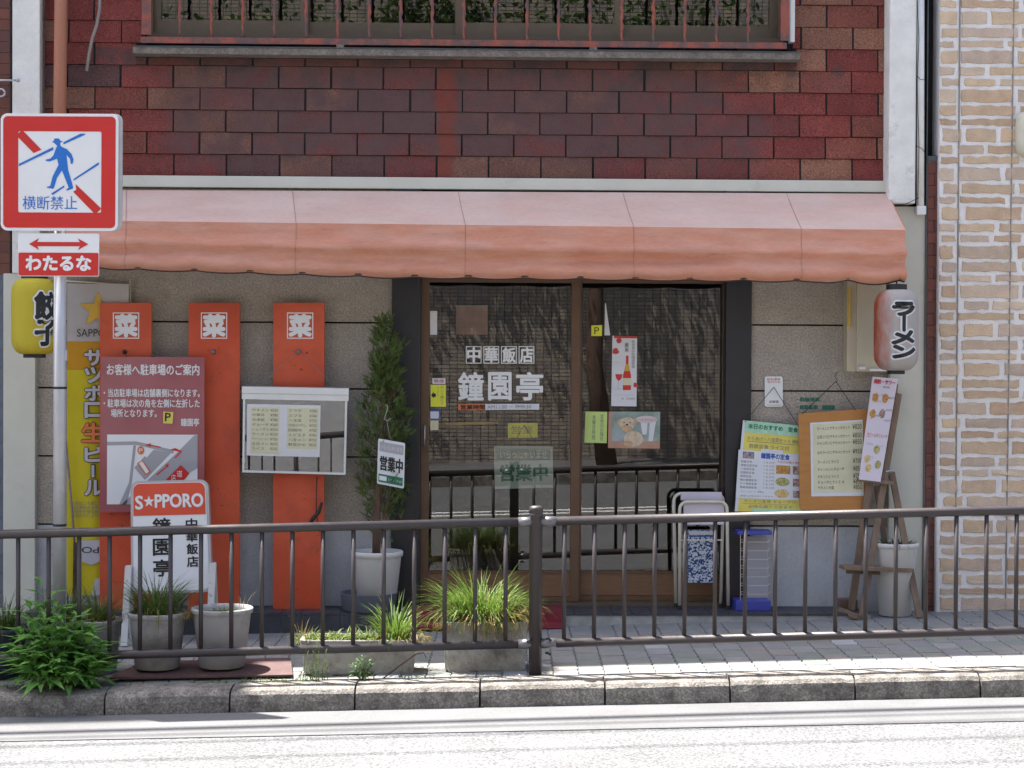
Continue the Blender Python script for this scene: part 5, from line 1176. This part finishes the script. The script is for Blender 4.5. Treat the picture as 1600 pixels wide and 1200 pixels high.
for px, py, Y_ in ((66, 918, -1.70), (48, 955, -1.74), (88, 950, -1.72), (120, 965, -1.72), (30, 1000, -1.82), (62, 995, -1.88), (106, 992, -1.90), (140, 995, -1.80), (155, 1020, -1.82), (50, 1025, -1.92), (84, 1030, -1.95), (120, 1035, -1.94), (70, 970, -1.84), (100, 975, -1.84), (146, 1045, -1.88), (36, 1045, -1.90), (24, 1025, -1.82), (162, 1048, -1.82), (95, 1052, -1.96), (65, 1058, -1.95), (128, 985, -1.75), (44, 980, -1.80), (112, 1060, -1.96), (82, 1000, -1.9)):
    herb(mb, sm, cw + Vector(((px - 95) / 334 * .35 + rd.uniform(-.03, .03), rd.uniform(-.05, .05), 0)), at(px, py, Y_), 15, rd.uniform(.15, .215), rd)
mb.build('leaves', 'weed_green', t); sm.build('stems', 'stem', t)
rd = random.Random(4); mb, sm = MB(), MB(); cw = Vector((X(566, -1.83, 1068), -1.83, 0)); cw.z = gz(cw.x)
t = thing('small_weed', cw, 'small leafy green weed on the kerb in front of the long planter', 'weed')
for px, py in ((566, 1026), (552, 1040), (583, 1038), (548, 1052), (586, 1050), (568, 1042), (560, 1032), (576, 1030)): herb(mb, sm, cw + Vector((rd.uniform(-.015, .015), rd.uniform(-.01, .01), 0)), at(px, py, -1.84 + rd.uniform(-.02, .02)), 15, .042, rd)
mb.build('leaves', 'small_weed', t); sm.build('stems', 'stem', t)
cw = Vector((X(490, -1.83, 1068), -1.83, 0)); cw.z = gz(cw.x); t = thing('dry_weed', cw, 'thin yellowing weed stalks on the kerb left of the small leafy weed', 'weed')
mb = MB(); rd = random.Random(6)
for _ in range(26):
    b_ = cw + Vector((rd.uniform(-.07, .07), rd.uniform(-.02, .02), 0)); e = b_ + Vector((rd.uniform(-.04, .04), rd.uniform(-.02, .02), rd.uniform(.06, .19)))
    for q in range(14): p = b_ + (e - b_) * rd.random(); a = rd.uniform(0, 6.3); d = Vector((math.cos(a), math.sin(a), 1.2)).normalized() * .012; w_ = Vector((-d.y, d.x, 0)).normalized() * .0018; mb.add([p - w_, p + w_, p + d], [(0, 1, 2)])
    w_ = Vector((.0012, 0, 0)); mb.add([b_ - w_, b_ + w_, e], [(0, 1, 2)])
mb.build('stalks', 'cover_green', t)
mb = MB(); rd = random.Random(9)
for _ in range(260):
    s_ = rd.choice([rd.uniform(-2.6, -1.75), rd.uniform(-1.2, -.65), rd.uniform(-2.5, .1)]); p = st(s_, -.075 + rd.gauss(0, .012), .002); tuft(mb, p, 3, .008, rd.uniform(.012, .04), 1.2, .0025, rd.randint(0, 10 ** 6))
mb.build('joint_grass', 'cover_green', kind='stuff')
# pot behind the easel
t, c, rt = potted('pilaster_pot', 'large white pot with low plants behind the easel', 1398, -.20, 34, .41, .74, 'pot_white', gz(X(1398, -.2)), power=2)
tuft(MB(), c + Vector((0, 0, .38)), 110, rt * .8, .10, 1.3, .006, 40).build('plants', 'dark_grass', t)
m = MB(); tag(m.box((X(1312, -.1), -.13, SZ), (X(1341, -.1), -.04, SZ + .055)).build('brick_block', 'red_tile', bevel=.004, color=(.13, .075, .06)), 'brown brick block on the step beside the easel foot', 'brick')

# ================================================================== ACROSS THE STREET (seen in the glass)
mat('far_tile', (.16, .145, .125), .6, 0)
mm = MATS['far_tile']; n_, l_ = mm.node_tree.nodes, mm.node_tree.links
gg = n_.new('ShaderNodeNewGeometry'); mp = n_.new('ShaderNodeMapping'); mp.inputs['Rotation'].default_value = (R(90), 0, 0); l_.new(gg.outputs['Position'], mp.inputs[0])
bt = n_.new('ShaderNodeTexBrick'); bt.offset = 0; bt.inputs['Scale'].default_value = 1; bt.inputs['Brick Width'].default_value = .112; bt.inputs['Row Height'].default_value = .054; bt.inputs['Mortar Size'].default_value = .006
bt.inputs['Color1'].default_value = (.50, .42, .32, 1); bt.inputs['Color2'].default_value = (.30, .27, .25, 1); bt.inputs['Mortar'].default_value = (.10, .09, .08, 1); l_.new(mp.outputs[0], bt.inputs['Vector']); l_.new(bt.outputs[0], n_['Principled BSDF'].inputs['Base Color'])
ow = thing('tiled_wall', (0, -15.2, 0), 'long brown tiled wall on the far side of the street reflected in the door', 'wall')
MB().box((-30, -15.6, -1.5), (30, -15.3, 8.6)).build('wall', 'far_tile', ow); MB().box((-30, -15.65, 8.6), (30, -15.25, 8.75)).build('coping', 'pale_concrete', ow)
def tree(px, Y, h, lean, seed, label):
    rd = random.Random(seed); x = px; c = Vector((x, Y, gz(x))); t = thing('street_tree', c, label, 'tree', 'trees across the street')
    top = c + Vector((lean, -.1, h)); tk = MB(); pts = [c - Vector((0, 0, .1)), c + (top - c) * .33 + Vector((rd.uniform(-.1, .1), 0, 0)), c + (top - c) * .66 + Vector((rd.uniform(-.1, .1), 0, 0)), top]; tk.tube(pts, [.15, .115, .10, .06], 10)
    lv = MB()
    for k in range(9):
        a = rd.uniform(0, 6.3); e = top + Vector((math.cos(a) * rd.uniform(.8, 1.7), math.sin(a) * rd.uniform(.5, 1.1), rd.uniform(-.4, 1.8))); s_ = c + (top - c) * rd.uniform(.65, 1); tk.tube([s_, (s_ + e) / 2 + Vector((0, 0, .15)), e], [.05, .035, .015], 6)
        for _ in range(420):
            p = e + Vector((rd.gauss(0, .42), rd.gauss(0, .38), rd.gauss(0, .36))); d = Vector((rd.uniform(-1, 1), rd.uniform(-1, 1), rd.uniform(-1, .4))).normalized(); w_ = d.orthogonal().normalized() * .03; lv.add([p, p + d * .05 - w_, p + d * .11, p + d * .05 + w_], [(0, 1, 2, 3)])
    tk.build('trunk', 'bark', t, smooth=True); lv.build('crown', 'far_leaf', t)
tree(1.95, -14.0, 4.1, -.35, 1, 'leaning street tree in front of the tiled wall across the street'); tree(-4.2, -14.1, 3.9, .2, 2, 'upright street tree left of the doorway across the street'); tree(6.8, -14.1, 4.1, -.2, 3, 'rightmost street tree across the street')
hd = MB(); rd = random.Random(12)
for _ in range(14000):
    p = Vector((rd.choice([rd.uniform(.2, 9), rd.uniform(-1.2, .2), rd.uniform(-8, 9)]), -15.0 + rd.gauss(0, .12), 5.2 + rd.gauss(0, .75))); d = Vector((rd.uniform(-1, 1), rd.uniform(-1, 1), rd.uniform(-1, .6))).normalized(); w_ = d.orthogonal().normalized() * .035; hd.add([p, p + d * .06 - w_, p + d * .13, p + d * .06 + w_], [(0, 1, 2, 3)])
o = hd.build('ivy', 'far_leaf'); o['kind'] = 'stuff'
# utility line whose cables shade the road
ul = thing('utility_line', (-14, -1.4, gz(-14)), 'utility poles and black cables whose thin shadows cross the road', 'utility line')
for x in (-14, 15): MB().tube([(x, -1.4, gz(x) - .3), (x, -1.4, 9.6)], [.17, .11], 16).build('utility_pole', 'pale_concrete', ul, smooth=True); MB().box((x - .05, -1.7, 7.1), (x + .05, .35, 7.2)).build('cross_arm', 'grey_steel', ul)
for ya, z_, rr, sag in ((-.60, 7.1, .034, .28), (-.72, 7.15, .012, .34), (-.86, 7.1, .012, .25), (-1.18, 7.1, .010, .25), (-1.62, 7.1, .008, .3)):
    MB().tube([(-14 + 29 * i / 30, ya, z_ + .3 * i / 30 - sag * 4 * (i / 30) * (1 - i / 30)) for i in range(31)], rr, 8).build('cable', 'rubber', ul, smooth=True)
